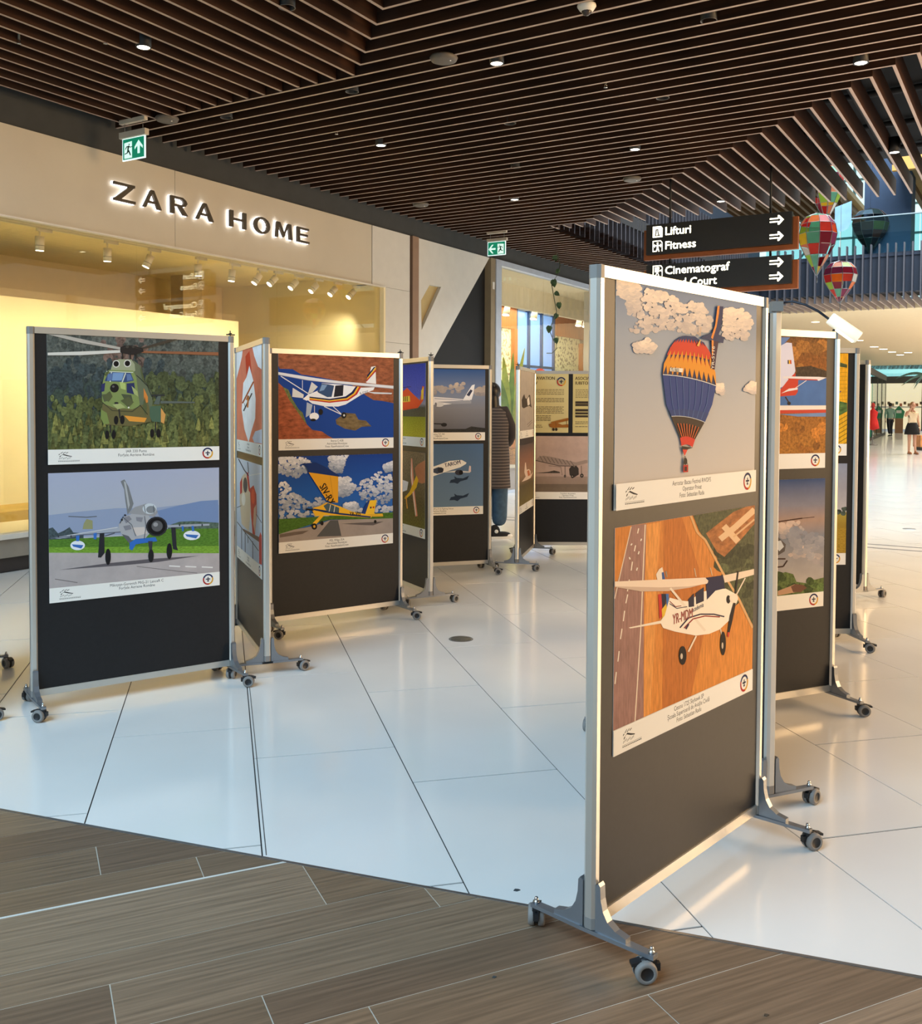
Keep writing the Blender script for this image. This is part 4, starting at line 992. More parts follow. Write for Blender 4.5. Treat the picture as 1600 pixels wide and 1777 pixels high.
# ---- biplane in a red-white swirl, rescue helicopter close-up (board turned to the window)
a = Art('red', 0.03, ZU + 0.003, w=0.9, corners=[(65, 155), (305, 85), (302, 1135), (68, 1075)])
a.G([(0.115, (226, 132, 100)), (1, (222, 120, 92))], 5)
a.P((240, 236, 236), [62, 150, 125, 138, 118, 200, 95, 300, 62, 420], 5).P((240, 238, 240), [215, 105, 308, 84, 306, 330, 270, 300, 235, 200], 5).P((204, 60, 36), [150, 200, 190, 150, 215, 420, 190, 480, 160, 380], 5).P((244, 240, 238), [188, 290, 225, 430, 247, 600, 242, 780, 205, 900, 178, 1000, 140, 880, 114, 700, 130, 450, 160, 400], 5).P((206, 212, 228), [215, 960, 240, 900, 303, 880, 303, 1010, 230, 1000], 5)
a.L((176, 86, 40), 14, [122, 640, 228, 440]).L((60, 52, 50), 12, [132, 712, 212, 548]).L((206, 120, 60), 16, [160, 610, 178, 570, 170, 680]).L((60, 52, 50), 4, [140, 640, 150, 690])
a.caption(['Air Bandits', 'Romania', 'Foto: RawAviationCrew']).build('pinkish-red poster with a small biplane in white smoke')
a = Art('red', 0.02, ZL - 0.01, w=0.9, h=0.65, corners=[(68, 105), (303, 165), (300, 1208), (65, 1010)])
a.G([(0.115, (186, 198, 216)), (1, (206, 212, 222))])
a.P((214, 196, 168), [100, 320, 120, 270, 150, 240, 182, 330, 198, 500, 192, 650, 178, 775, 110, 705, 94, 500]).P((200, 64, 52), [98, 330, 118, 280, 116, 420, 98, 440]).P((200, 64, 52), [158, 230, 178, 240, 196, 420, 180, 400]).E((92, 84, 84), 148, 350, 20, 70).E((236, 228, 214), 130, 480, 18, 60).P((196, 76, 62), [192, 380, 226, 348, 252, 430, 256, 600, 236, 805, 215, 800, 200, 620]).E((226, 92, 60), 221, 450, 17, 70).P((214, 178, 150), [228, 560, 250, 520, 250, 640, 236, 790, 220, 700])
a.L((60, 56, 60), 9, [85, 115, 140, 215, 180, 265]).L((70, 60, 60), 7, [172, 140, 180, 240]).L((226, 226, 226), 9, [185, 262, 303, 235]).P((128, 104, 88), [125, 750, 300, 830, 300, 880, 125, 770]).L((70, 64, 66), 6, [68, 690, 140, 780, 270, 945]).L((70, 64, 66), 5, [68, 560, 110, 540]).L((70, 64, 66), 5, [250, 610, 303, 690])
for x, y0, y1 in ((110, 750, 945), (143, 790, 985), (215, 860, 1030), (170, 820, 880)): a.L((76, 70, 74), 5, [x, y0, x, y1])
a.P((190, 70, 58), [275, 820, 290, 770, 302, 810, 302, 1075, 275, 1060])
a.caption(['Elicopter', 'SMURD', 'Foto: RawAviationCrew']).build('poster of a red and white helicopter front in close-up, lower on its board')

# ---- rescue helicopter over grass, yellow glider
Q = dict(org=(680, 600), sc=4.231)
a = Art('glider', XT, ZU - 0.015, **Q)
a.G([(0.115, (190, 178, 50)), (0.36, (150, 146, 40)), (0.362, (96, 88, 66)), (0.47, (84, 78, 62)), (0.52, (150, 140, 150)), (0.62, (84, 86, 170)), (1, (44, 58, 142))], 4)
a.P((228, 84, 40), [40, 350, 82, 342, 110, 318, 120, 308, 150, 340, 215, 402, 228, 330, 232, 296, 246, 298, 240, 402, 200, 456, 84, 476, 40, 470]).P((236, 190, 60), [60, 378, 140, 368, 144, 410, 60, 418]).P((236, 190, 60), [224, 330, 243, 300, 240, 390, 226, 400])
for x in (95, 108, 122): a.L((60, 30, 30), 5, [x, 372, x, 408])
a.L((60, 44, 40), 4, [20, 318, 150, 300])
a.caption(['Elicopter de salvare', 'Mures', 'Foto: RawAviationCrew']).build('poster of an orange rescue helicopter above green grass, on the olive-lit board')
a = Art('glider', XT - 0.005, ZL - 0.035, h=0.66, **Q)
a.G([(0.115, (112, 104, 40)), (0.4, (96, 84, 50)), (0.7, (120, 104, 76)), (1, (136, 116, 88))], 1)
a.P((190, 124, 86), [176, 900, 200, 870, 270, 830, 268, 1000, 230, 1012, 196, 1000], 5).P((214, 206, 206), [40, 1000, 90, 985, 130, 1000, 120, 1060, 40, 1090], 2)
a.P((236, 150, 120), [150, 826, 158, 826, 168, 960, 178, 1090, 198, 1250, 182, 1254, 160, 1090, 146, 950]).P((240, 226, 210), [152, 830, 158, 960, 170, 1090, 188, 1240, 182, 1250, 164, 1090, 150, 950]).P((240, 190, 40), [100, 1120, 140, 1070, 165, 1010, 190, 952, 204, 985, 190, 1040, 150, 1092, 112, 1124]).L((230, 160, 60), 8, [112, 1100, 122, 1195])
a.caption(['IS-28 Planor', 'Aeroclub', 'Foto: RawAviationCrew']).build('poster of a yellow glider diving over brown fields, lower on the olive-lit board')

# ---- two airliners
a = Art('airliner', XT + 0.02, ZU - 0.008, **Q)
a.G([(0.115, (100, 102, 112)), (0.45, (128, 128, 134)), (0.62, (124, 132, 150)), (1, (48, 82, 134))], 0)
for q in ([230, 320, 310, 300, 420, 274, 548, 268, 520, 320, 480, 345, 310, 352, 230, 360], [590, 345, 630, 318, 692, 294, 692, 362, 600, 360]): a.cloud((190, 172, 154), (140, 134, 136), q, 40, 14, len(q))
a.P((50, 50, 50), [200, 600, 330, 612, 540, 610, 580, 592, 690, 606, 690, 650, 200, 650], 1).L((40, 40, 44), 8, [306, 572, 400, 575]).E((40, 40, 44), 380, 580, 22, 14)
a.P((226, 222, 222), [120, 372, 250, 372, 320, 376, 400, 382, 520, 392, 566, 394, 578, 410, 520, 416, 430, 428, 370, 436, 250, 432, 120, 420]).P((232, 230, 230), [522, 392, 560, 330, 585, 290, 606, 284, 596, 350, 582, 398]).P((60, 64, 84), [545, 362, 575, 320, 590, 330, 565, 372]).P((150, 152, 160), [330, 412, 560, 400, 580, 404, 580, 424, 450, 428]).E((206, 204, 204), 345, 432, 34, 17).E((120, 120, 126), 320, 432, 8, 16).L((40, 56, 110), 3, [310, 388, 520, 400])
a.caption(['Boeing 737-700', 'TAROM', 'Foto: RawAviationCrew']).build('poster of a white airliner climbing past cream clouds, upper on the black board')
a = Art('airliner', XT + 0.005, ZL + 0.004, **Q)
a.G([(0.115, (104, 130, 158)), (1, (78, 108, 146))])
a.P((232, 232, 230), [120, 960, 220, 912, 330, 878, 420, 845, 510, 838, 546, 858, 540, 868, 500, 892, 420, 916, 300, 958, 150, 1010]).P((60, 70, 92), [300, 905, 340, 890, 378, 900, 372, 930, 330, 940, 300, 930]).E((44, 48, 60), 355, 912, 22, 20).P((196, 200, 206), [370, 930, 470, 915, 575, 922, 570, 932, 460, 930]).E((52, 56, 70), 490, 930, 30, 20).E((24, 24, 30), 505, 930, 15, 17).P((214, 196, 196), [560, 920, 566, 880, 578, 884, 578, 926])
u, v = a.uv((385, 893)); a.T('TAROM', u, v, 0.05, (28, 36, 80), 'l', 0.9, 0.2, 1)
for x, y in ((490, 985), (490, 1112)): a.P((38, 54, 76), [x - 60, y, x - 30, y - 8, x - 35, y - 28, x - 15, y - 15, x + 30, y - 12, x + 75, y - 32, x + 60, y - 4, x + 10, y + 10, x - 10, y + 28, x - 35, y + 20, x - 70, y + 22])
a.caption(['Boeing 737 TAROM si F-16 Fighting Falcon', 'Forțele Aeriene Române', 'Foto: RawAviationCrew']).build('poster of a white airliner with two dark fighter jets on plain blue sky')

# ---- steep board with grey prints
a = Art('grey', XT, ZU, **Q)
a.G([(0.115, (168, 158, 150)), (1, (176, 168, 160))], 5)
a.P((70, 62, 58), [945, 400, 955, 370, 965, 355, 972, 385, 985, 390, 1000, 360, 1008, 362, 1012, 420, 1020, 455, 1000, 440, 980, 450, 960, 460, 948, 450]).P((226, 220, 214), [985, 395, 1000, 372, 1006, 430, 990, 440]).L((110, 102, 98), 3, [985, 580, 1022, 545]).L((110, 102, 98), 3, [990, 595, 1024, 560])
a.caption(['IAR 99', 'Romania', 'Foto: RawAviationCrew']).build('grey poster of two small display planes, upper on the steeply turned board')
a = Art('grey', XT, ZL - 0.02, **Q)
a.G([(0.115, (120, 106, 60)), (0.4, (96, 84, 58)), (0.55, (150, 118, 92)), (0.75, (146, 104, 84)), (1, (92, 80, 76))], 6)
a.P((226, 200, 180), [970, 860, 976, 855, 982, 910, 1000, 905, 1012, 920, 1010, 950, 1030, 925, 1012, 970, 985, 985, 945, 1000, 975, 960, 965, 930]).P((190, 110, 70), [985, 920, 1000, 912, 1008, 950, 992, 958])
a.caption(['Yak 52', 'Romania', 'Foto: RawAviationCrew']).build('brownish poster of an orange-white plane at dusk, lower on the steeply turned board')

# ---- text board
a = Art('text', 0.035, 1.245, w=0.475, h=0.615, cap=0.0, **Q)
a.quad((204, 192, 140), 0, 1, 0, 1)
sq_ = 0.30 / text2d('RAW AVIATION', 0.047)[2]; a.T('RAW AVIATION', 0.07, 0.89, 0.047, (70, 52, 40), 'l', sq_, bold=1).T('CREW', 0.07, 0.81, 0.047, (70, 52, 40), 'l', sq_, bold=1)
rnd = random.Random(2)
def lines(a, rows, u0, u1):
    for v in rows:
        x = u0
        while x < u1 - 0.03:
            w = rnd.uniform(0.03, 0.09); a.quad((110, 98, 76), x, min(x + w, u1), v, v + 0.009); x += w + 0.012
lines(a, [0.72 - 0.026 * i for i in range(4)] + [0.57 - 0.026 * i for i in range(3)] + [0.43 - 0.026 * i for i in range(5)], 0.1, 0.90)
lines(a, [0.28 - 0.026 * i for i in range(4)], 0.1, 0.62); lines(a, [0.12, 0.09], 0.1, 0.45)
a.ring(0.84, 0.86, 0.075)
b0 = (150, 96, 40)
for q in ([1165, 560, 1290, 530, 1308, 538, 1300, 548, 1180, 575], [1150, 575, 1200, 560, 1260, 585, 1312, 580, 1312, 600, 1200, 600, 1160, 598], [1170, 590, 1300, 575, 1300, 590, 1180, 605]): a.P(b0, q)
a.E((60, 44, 30), 1185, 614, 9, 11).E((60, 44, 30), 1207, 614, 9, 11).L((110, 74, 40), 4, [1200, 560, 1205, 590]).L((110, 74, 40), 4, [1280, 540, 1285, 585])
a.build('cream text poster about an aviation crew with a sepia biplane drawing', 'text_poster')
a = Art('text', 0.555, 1.245, w=0.435, h=0.615, cap=0.0, **Q)
a.quad((200, 186, 128), 0, 1, 0, 1)
a.T('ASOCIATIA', 0.05, 0.89, 0.047, (70, 52, 40), 'l', sq_, bold=1).T('IUBITORILOR', 0.05, 0.81, 0.047, (70, 52, 40), 'l', sq_, bold=1)
lines(a, [0.72 - 0.026 * i for i in range(6)], 0.06, 0.92)
for v0, v1 in ((0.49, 0.53), (0.45, 0.485), (0.36, 0.40), (0.31, 0.345), (0.26, 0.295)): a.quad((62, 54, 44), 0.06, 0.9, v0, v1)
lines(a, [0.18, 0.15, 0.1], 0.06, 0.8)
a.build('cream text poster half hidden by the nearest board post, with dark highlighted lines', 'text_poster')
a = Art('text', 0.06, 0.555, w=0.92, h=0.655, **Q)
a.G([(0.115, (120, 104, 88)), (0.24, (112, 98, 86)), (0.241, (146, 126, 112)), (0.36, (150, 130, 118)), (0.361, (176, 152, 140)), (1, (184, 160, 148))], 5)
a.P((70, 62, 54), [1040, 935, 1150, 925, 1190, 915, 1230, 925, 1235, 935], 1)
a.P((150, 132, 122), [1055, 842, 1080, 815, 1110, 806, 1170, 815, 1350, 856, 1420, 838, 1520, 846, 1520, 858, 1430, 862, 1350, 882, 1230, 882])
for x in range(1085, 1330, 28): a.L((96, 82, 74), 4, [x, 808 + (x - 1085) * 0.16, x + 26, 852 + (x - 1085) * 0.12])
a.L((70, 60, 54), 5, [1055, 842, 1230, 882, 1350, 884]).L((70, 60, 54), 4, [1270, 885, 1272, 955]).L((70, 60, 54), 4, [1390, 880, 1392, 945]).P((58, 52, 48), [1300, 905, 1318, 882, 1340, 890, 1352, 878, 1370, 900, 1372, 945, 1335, 968, 1305, 950])
for x, y, r in ((1270, 957, 8), (1325, 958, 12), (1394, 953, 13)): a.E((44, 40, 38), x, y, r, r + 2).E((140, 126, 114), x, y, r * 0.4, r * 0.4)
a.L((90, 78, 70), 3, [1150, 880, 1240, 890, 1250, 950])
a.caption(['Tricicleta ultrausoara', 'Operator Privat', 'Foto: RawAviationCrew']).build('sepia poster of an open microlight on a runway, under the cream text posters')

# ---- tail fin over autumn trees, rotor under clouds
Q = dict(org=(1310, 500), sc=4.441)
a = Art('tail', XT, ZU - 0.004, **Q)
a.G([(0.115, (168, 112, 46)), (0.5, (150, 92, 36)), (0.501, (110, 138, 176)), (0.66, (70, 106, 160)), (0.72, (64, 44, 28)), (0.76, (140, 82, 32)), (1, (112, 74, 36))], 1)
a.P((70, 108, 164), [-400, 735, 540, 700, 540, 905, -400, 905], 5).blobs((150, 98, 44), 16, (-300, 400, 540, 650), 50, 1, 2).P((96, 122, 170), [-400, 380, 260, 380, 195, 450, -400, 470], 5).P((64, 50, 38), [300, 610, 420, 600, 540, 640, 540, 690, 320, 680], 1)
a.P((214, 208, 220), [150, 480, 195, 440, 232, 420, 272, 424, 300, 640, 286, 672, 200, 762, 150, 780]).P((40, 38, 60), [240, 555, 248, 555, 250, 585, 240, 585]).P((226, 170, 50), [248, 555, 259, 555, 260, 585, 250, 585]).P((190, 50, 40), [259, 555, 268, 555, 270, 585, 260, 585])
a.P((196, 62, 44), [-300, 800, 190, 776, 245, 706, 300, 650, 302, 700, 322, 702, 318, 800, 300, 826, 190, 834, -300, 850]).P((226, 216, 212), [205, 680, 480, 684, 540, 690, 478, 716, 462, 706, 205, 698]).P((190, 60, 44), [240, 696, 470, 704, 470, 712, 250, 706]).P((226, 218, 214), [190, 812, 250, 775, 318, 768, 316, 782, 240, 796]).L((220, 212, 208), 5, [300, 770, 385, 712]).L((60, 40, 36), 10, [222, 838, 255, 890]).E((44, 36, 34), 250, 888, 14, 14)
a.P((236, 222, 208), [-400, 905, 540, 904, 540, 935, -400, 948]).P((196, 66, 48), [-400, 948, 540, 936, 540, 960, -400, 975]).P((110, 138, 180), [180, 972, 540, 960, 540, 990, 320, 990], 5)
a.blobs((164, 104, 42), 30, (-300, 1030, 540, 1270), 45, 1, 9, 1.3)
a.caption([]).build('poster of a red and white tail fin before autumn trees, right of the balloon board')
Q = dict(org=(1310, 800), sc=3.781)
a = Art('tail', XT + 0.004, ZL - 0.014, **Q)
a.G([(0.115, (186, 176, 168)), (0.4, (152, 150, 154)), (0.55, (122, 128, 142)), (0.68, (166, 140, 128)), (0.8, (130, 130, 146)), (1, (44, 70, 116))], 5)
for q in ([150, 400, 300, 395, 330, 440, 240, 470, 180, 500, 150, 470], [200, 620, 300, 560, 420, 600, 440, 680, 330, 640]): a.cloud((206, 184, 172), (150, 148, 156), q, 40, 16, len(q))
a.cloud((132, 136, 150), (168, 164, 168), [180, 500, 250, 430, 340, 480, 400, 460, 440, 560, 350, 640, 260, 600, 200, 560], 60, 18, 3)
a.L((70, 44, 36), 8, [60, 408, 150, 396, 300, 374]).L((70, 44, 36), 4, [300, 374, 380, 366])
a.P((90, 84, 82), [60, 500, 145, 500, 192, 545, 185, 590, 145, 615, 60, 620]).P((196, 200, 206), [100, 530, 160, 520, 180, 560, 150, 590]).L((60, 40, 34), 9, [100, 640, 190, 640]).L((60, 40, 34), 9, [130, 695, 175, 690, 202, 650])
a.P((92, 108, 60), [-200, 740, 145, 740, 190, 726, 240, 740, 262, 790, 330, 800, 370, 780, 440, 762, 445, 870, -200, 900], 1).blobs((84, 104, 56), 14, (60, 750, 440, 850), 32, 1, 4).P((190, 150, 120), [140, 850, 230, 815, 250, 806, 300, 812, 260, 858, 140, 880], 5).P((110, 76, 60), [225, 822, 255, 805, 310, 812, 330, 830, 290, 858, 240, 858])
a.caption([]).build('poster of evening clouds over trees with a helicopter nose at its edge')
# ---- yellow field, meadow
Q = dict(org=(1310, 500), sc=4.441)
a = Art('field', XT + 0.01, ZU - 0.004, **Q)
a.G([(0.115, (226, 172, 40)), (1, (230, 162, 34))], 6)
a.P((84, 92, 56), [-600, 500, 640, 570, 705, 590, 705, 615, 640, 605, -600, 560], 3).P((90, 118, 62), [-600, 930, 640, 870, 705, 885, 705, 950, 640, 985, -600, 1100], 3).P((50, 70, 110), [625, 795, 660, 792, 655, 805, 625, 815])
for y in range(620, 870, 30): a.L((196, 138, 30), 4, [400, y + 8, 705, y])
for y in range(1000, 1250, 34): a.L((150, 116, 34), 6, [400, y + 120, 640, y + 20, 705, y - 20])
a.caption([]).build('poster showing a strip of bright yellow crop rows, behind the tail fin board')
Q = dict(org=(1310, 800), sc=3.781)
a = Art('field', XT + 0.016, ZL - 0.012, **Q)
a.G([(0.115, (176, 140, 48)), (0.4, (158, 130, 50)), (0.52, (176, 156, 70)), (0.521, (186, 180, 180)), (0.75, (164, 162, 170)), (1, (138, 146, 166))], 5)
for x in (540, 582): a.blobs((64, 74, 66), 6, (x - 12, 310, x + 12, 345), 16, 1, int(x))
a.P((168, 136, 48), [-400, 430, 600, 440, 600, 600, -400, 610], 4)
a.caption([]).build('poster of a pale meadow with two small trees, lower behind the tail fin board')
# ================================================================== CEILING FIXTURES
M_lens = mat('lamp_lens', (255, 250, 238), emit=(255, 244, 222), estr=9.0)
M_trimb = mat('downlight_black', (18, 18, 19), rough=0.5)
M_trimr = mat('downlight_rim', (84, 80, 76), rough=0.4)
def spot_light(name, loc, target, power, size_deg, color, blend=0.6, radius=0.05, parent=None):
    d = bpy.data.lights.new(name, 'SPOT'); d.energy = power; d.spot_size = math.radians(size_deg); d.spot_blend = blend; d.color = color; d.shadow_soft_size = radius
    o = bpy.data.objects.new(name, d); COL.objects.link(o); o.location = loc
    o.rotation_euler = (Vector(target) - Vector(loc)).to_track_quat('-Z', 'Y').to_euler()
    return o
LIT = [(249, 83, 'lit round downlight among the slats at upper left, above the lettering'), (862, 111, 'lit round downlight top centre, right of the flat smoke detector'),
       (1494, 110, 'lit round downlight nearest the top right corner of the slats'), (661, 253, 'lit round downlight left of centre in the long slats'),
       (1102, 260, 'lit round downlight in the slats above the hanging direction sign'), (893, 347, 'small lit downlight far back near the second exit sign'),
       (1552, 265, 'lit black downlight among the open slats at far right'), (1251, 350, 'small lit black downlight just above the direction sign')]
for x, y, lab in LIT:
    p = at_z(x, y, HC - 0.012)
    t = thing('downlight', lab, 'downlight', p, group='lit ceiling downlights')
    MB().lathe([(0.0, 0.16), (0.058, 0.16), (0.058, 0.0), (0.05, 0.0), (0.046, 0.006)], 18).build('housing', M_trimb, t)
    MB().lathe([(0.0, 0.003), (0.047, 0.003)], 18).build('lens', M_lens, t)
    spot_light('downlight_beam', p + Vector((0, 0, -0.02)), p + Vector((0, 0, -3)), 75, 120, (1.0, 0.82, 0.58), 0.9)
DARK = [(498, 13, 'unlit round downlight at the very top, left of centre'), (611, 159, 'unlit round downlight just below the slat corner'), (393, 204, 'unlit round downlight right of the first exit sign'),
        (1230, 36, 'unlit round downlight at the top, right of the camera dome'), (1150, 170, 'unlit round downlight midway along the right slats'), (885, 214, 'unlit round downlight in the middle of the ceiling'), (895, 290, 'unlit round downlight far back above the second exit sign')]
for x, y, lab in DARK:
    p = at_z(x, y, HC + 0.004)
    t = thing('downlight', lab, 'downlight', p, group='unlit ceiling downlights')
    MB().lathe([(0.0, 0.15), (0.058, 0.15), (0.058, 0.0), (0.052, 0.0), (0.05, 0.04), (0.0, 0.05)], 18).build('housing', M_trimb, t)
    MB().lathe([(0.055, 0.003), (0.060, -0.002), (0.057, -0.004), (0.053, 0.0)], 18).build('rim', M_trimr, t)
for x, y, lab in [(290, 211, 'flat grey smoke detector under the slats beside the first exit sign'), (770, 107, 'flat grey smoke detector near the top centre downlight'), (1097, 314, 'pale oval detector in the far slats near the atrium'), (730, 358, 'small flat detector far left of the second exit sign')]:
    p = at_z(x, y, HC - 0.03)
    t = thing('smoke_detector', lab, 'detector', p, group='ceiling detectors')
    MB().lathe([(0, 0.04), (0.105, 0.04), (0.112, 0.028), (0.10, 0.006), (0.085, 0.0), (0.0, 0.0)], 22).build('dome', mat('detector_grey', (96, 90, 82), rough=0.5), t)
    MB().ell((0.05, -0.03, -0.002), (0.01, 0.01, 0.006)).build('indicator', M_chrome, t)
p = at_z(1018, 19, HC - 0.03)
t = thing('dome_camera', 'white dome security camera fixed under the slats at the top', 'camera', p)
MB().lathe([(0, 0.045), (0.062, 0.045), (0.066, 0.03), (0.05, 0.005), (0.034, -0.004)], 20).build('camera_base', M_white_metal, t)
MB().ell((0, 0, 0.0), (0.036, 0.036, 0.034)).build('lens_dome', mat('dome_dark', (60, 50, 46), rough=0.1), t)
for x, y, lab in [(33, 76, 'sprinkler head at the far upper left of the slats'), (183, 76, 'sprinkler head just left of the upper left downlight'), (584, 233, 'sprinkler head left of the middle lit downlight'), (1051, 152, 'sprinkler head in the middle of the right slats'), (867, 346, 'sprinkler head far back beside the small lit downlight')]:
    p = at_z(x, y, HC - 0.01)
    t = thing('sprinkler', lab, 'sprinkler', p, group='ceiling sprinklers')
    MB().tube([(0, 0, 0.2), (0, 0, 0.03)], 0.009, 8).build('pipe', M_steel, t)
    MB().tube([(0, 0, 0.03), (0.012, 0, 0.015), (0.004, 0, 0.0)], 0.003, 6).tube([(0, 0, 0.03), (-0.012, 0, 0.015), (-0.004, 0, 0.0)], 0.003, 6).build('yoke', M_chrome, t)
    MB().lathe([(0, 0), (0.018, 0), (0.018, -0.003), (0, -0.004)], 12).build('deflector', M_chrome, t)

# ================================================================== EXIT SIGNS
M_green = mat('exit_green', (16, 120, 92), rough=0.3, emit=(22, 150, 112), estr=0.55)
M_exitw = mat('exit_white', (225, 245, 238), rough=0.3, emit=(215, 255, 240), estr=0.85)
M_acr = mat('acrylic_edge', (220, 240, 240), rough=0.15, emit=(225, 250, 250), estr=0.9)
M_exitbox = mat('exit_housing', (206, 196, 178), rough=0.5)
def exit_sign(s, top, house, plate, lab, mirror):
    """each box as px corners (x0,y0 top-left, x1,y1 bottom-right) on the plane s"""
    def rect(c):
        a = at_s(c[0], c[1], s); b = at_s(c[0], c[3], s); d = at_s(c[2], c[1], s); return to_su(a.x, a.y)[1], to_su(d.x, d.y)[1], b.z, a.z
    u0, u1, z0, z1 = rect(plate)
    t = thing('exit_sign', lab, 'exit sign', su(s, (u0 + u1) / 2, z0), -WA, 'hanging exit signs')
    c = (u0 + u1) / 2
    MB().box((u0 - c, -0.006, 0), (u1 - c, 0.006, z1 - z0)).build('acrylic_plate', M_acr, t)
    g = 0.012; w = u1 - u0; hgt = z1 - z0
    MB().box((u0 - c + g, -0.008, g), (u1 - c - g, 0.008, hgt - g * 0.6)).build('green_field', M_green, t)
    def S(px, py):                                    # picture coordinates 0..1, mirrored when needed
        return (u0 - c + w * ((1 - px) if mirror else px), hgt * py)
    def pic(name, polys, m, y=-0.0085):
        b = MB()
        for q in polys:
            pts = [S(*p) for p in q]; b.prism(pts, y - 0.001, y, axis='y')
        b.build(name, m, t)
    pic('door_symbol', [[(0.10, 0.10), (0.44, 0.10), (0.44, 0.84), (0.10, 0.80)]], M_exitw)
    pic('running_figure', [[(0.295, 0.70), (0.33, 0.67), (0.35, 0.70), (0.335, 0.74), (0.305, 0.74)], [(0.20, 0.64), (0.32, 0.66), (0.36, 0.60), (0.46, 0.60), (0.46, 0.565), (0.34, 0.565), (0.32, 0.60), (0.30, 0.48), (0.34, 0.40), (0.40, 0.22), (0.36, 0.20), (0.29, 0.38), (0.25, 0.32), (0.12, 0.28), (0.12, 0.325), (0.22, 0.355), (0.24, 0.48), (0.25, 0.60), (0.22, 0.60), (0.17, 0.50), (0.14, 0.52)]], mat('figure_green', (10, 66, 56), rough=0.4), -0.0096)
    if mirror: arrow = [[(0.94, 0.48), (0.74, 0.80), (0.66, 0.80), (0.80, 0.55), (0.55, 0.55), (0.55, 0.42), (0.80, 0.42), (0.66, 0.16), (0.74, 0.16)]]
    else: arrow = [[(0.735, 0.84), (0.91, 0.56), (0.91, 0.44), (0.785, 0.60), (0.785, 0.24), (0.685, 0.24), (0.685, 0.60), (0.56, 0.44), (0.56, 0.56)]]
    pic('arrow', arrow, M_exitw)
    a0, a1, b0, b1 = rect(house)
    MB().box((a0 - c, -0.025, b0 - z0), (a1 - c, 0.025, b1 - z0)).build('lamp_housing', M_exitbox, t)
    e0, e1, f0, f1 = rect(top)
    MB().box((e0 - c, -0.02, f0 - z0), (e1 - c, 0.02, f1 - z0)).build('ceiling_box', M_exitbox, t)
    for k in (0.15, 0.85):
        x = a0 - c + (a1 - a0) * k; MB().tube([(x, 0, b1 - z0), (x, 0, f0 - z0 + 0.01)], 0.003, 6).build('hanger', M_metal, t)
def zz(x, y): return (190 + x / 13.33, 190 + y / 13.33)
def rr(a, b): return (*a, *b)
exit_sign(6.34, (209.5, 210.3, 253.4, 217.5), (209.9, 232, 254.9, 242.5), (213, 242.5, 252.3, 280.8), 'green exit sign with upward arrow hanging over the cream fascia at left', False)
exit_sign(13.28, (845.5, 402.7, 879.4, 406.6), (846, 415.4, 880, 420.2), (846.4, 421, 877.8, 444.7), 'small green exit sign with left arrow, far back near the second shop', True)

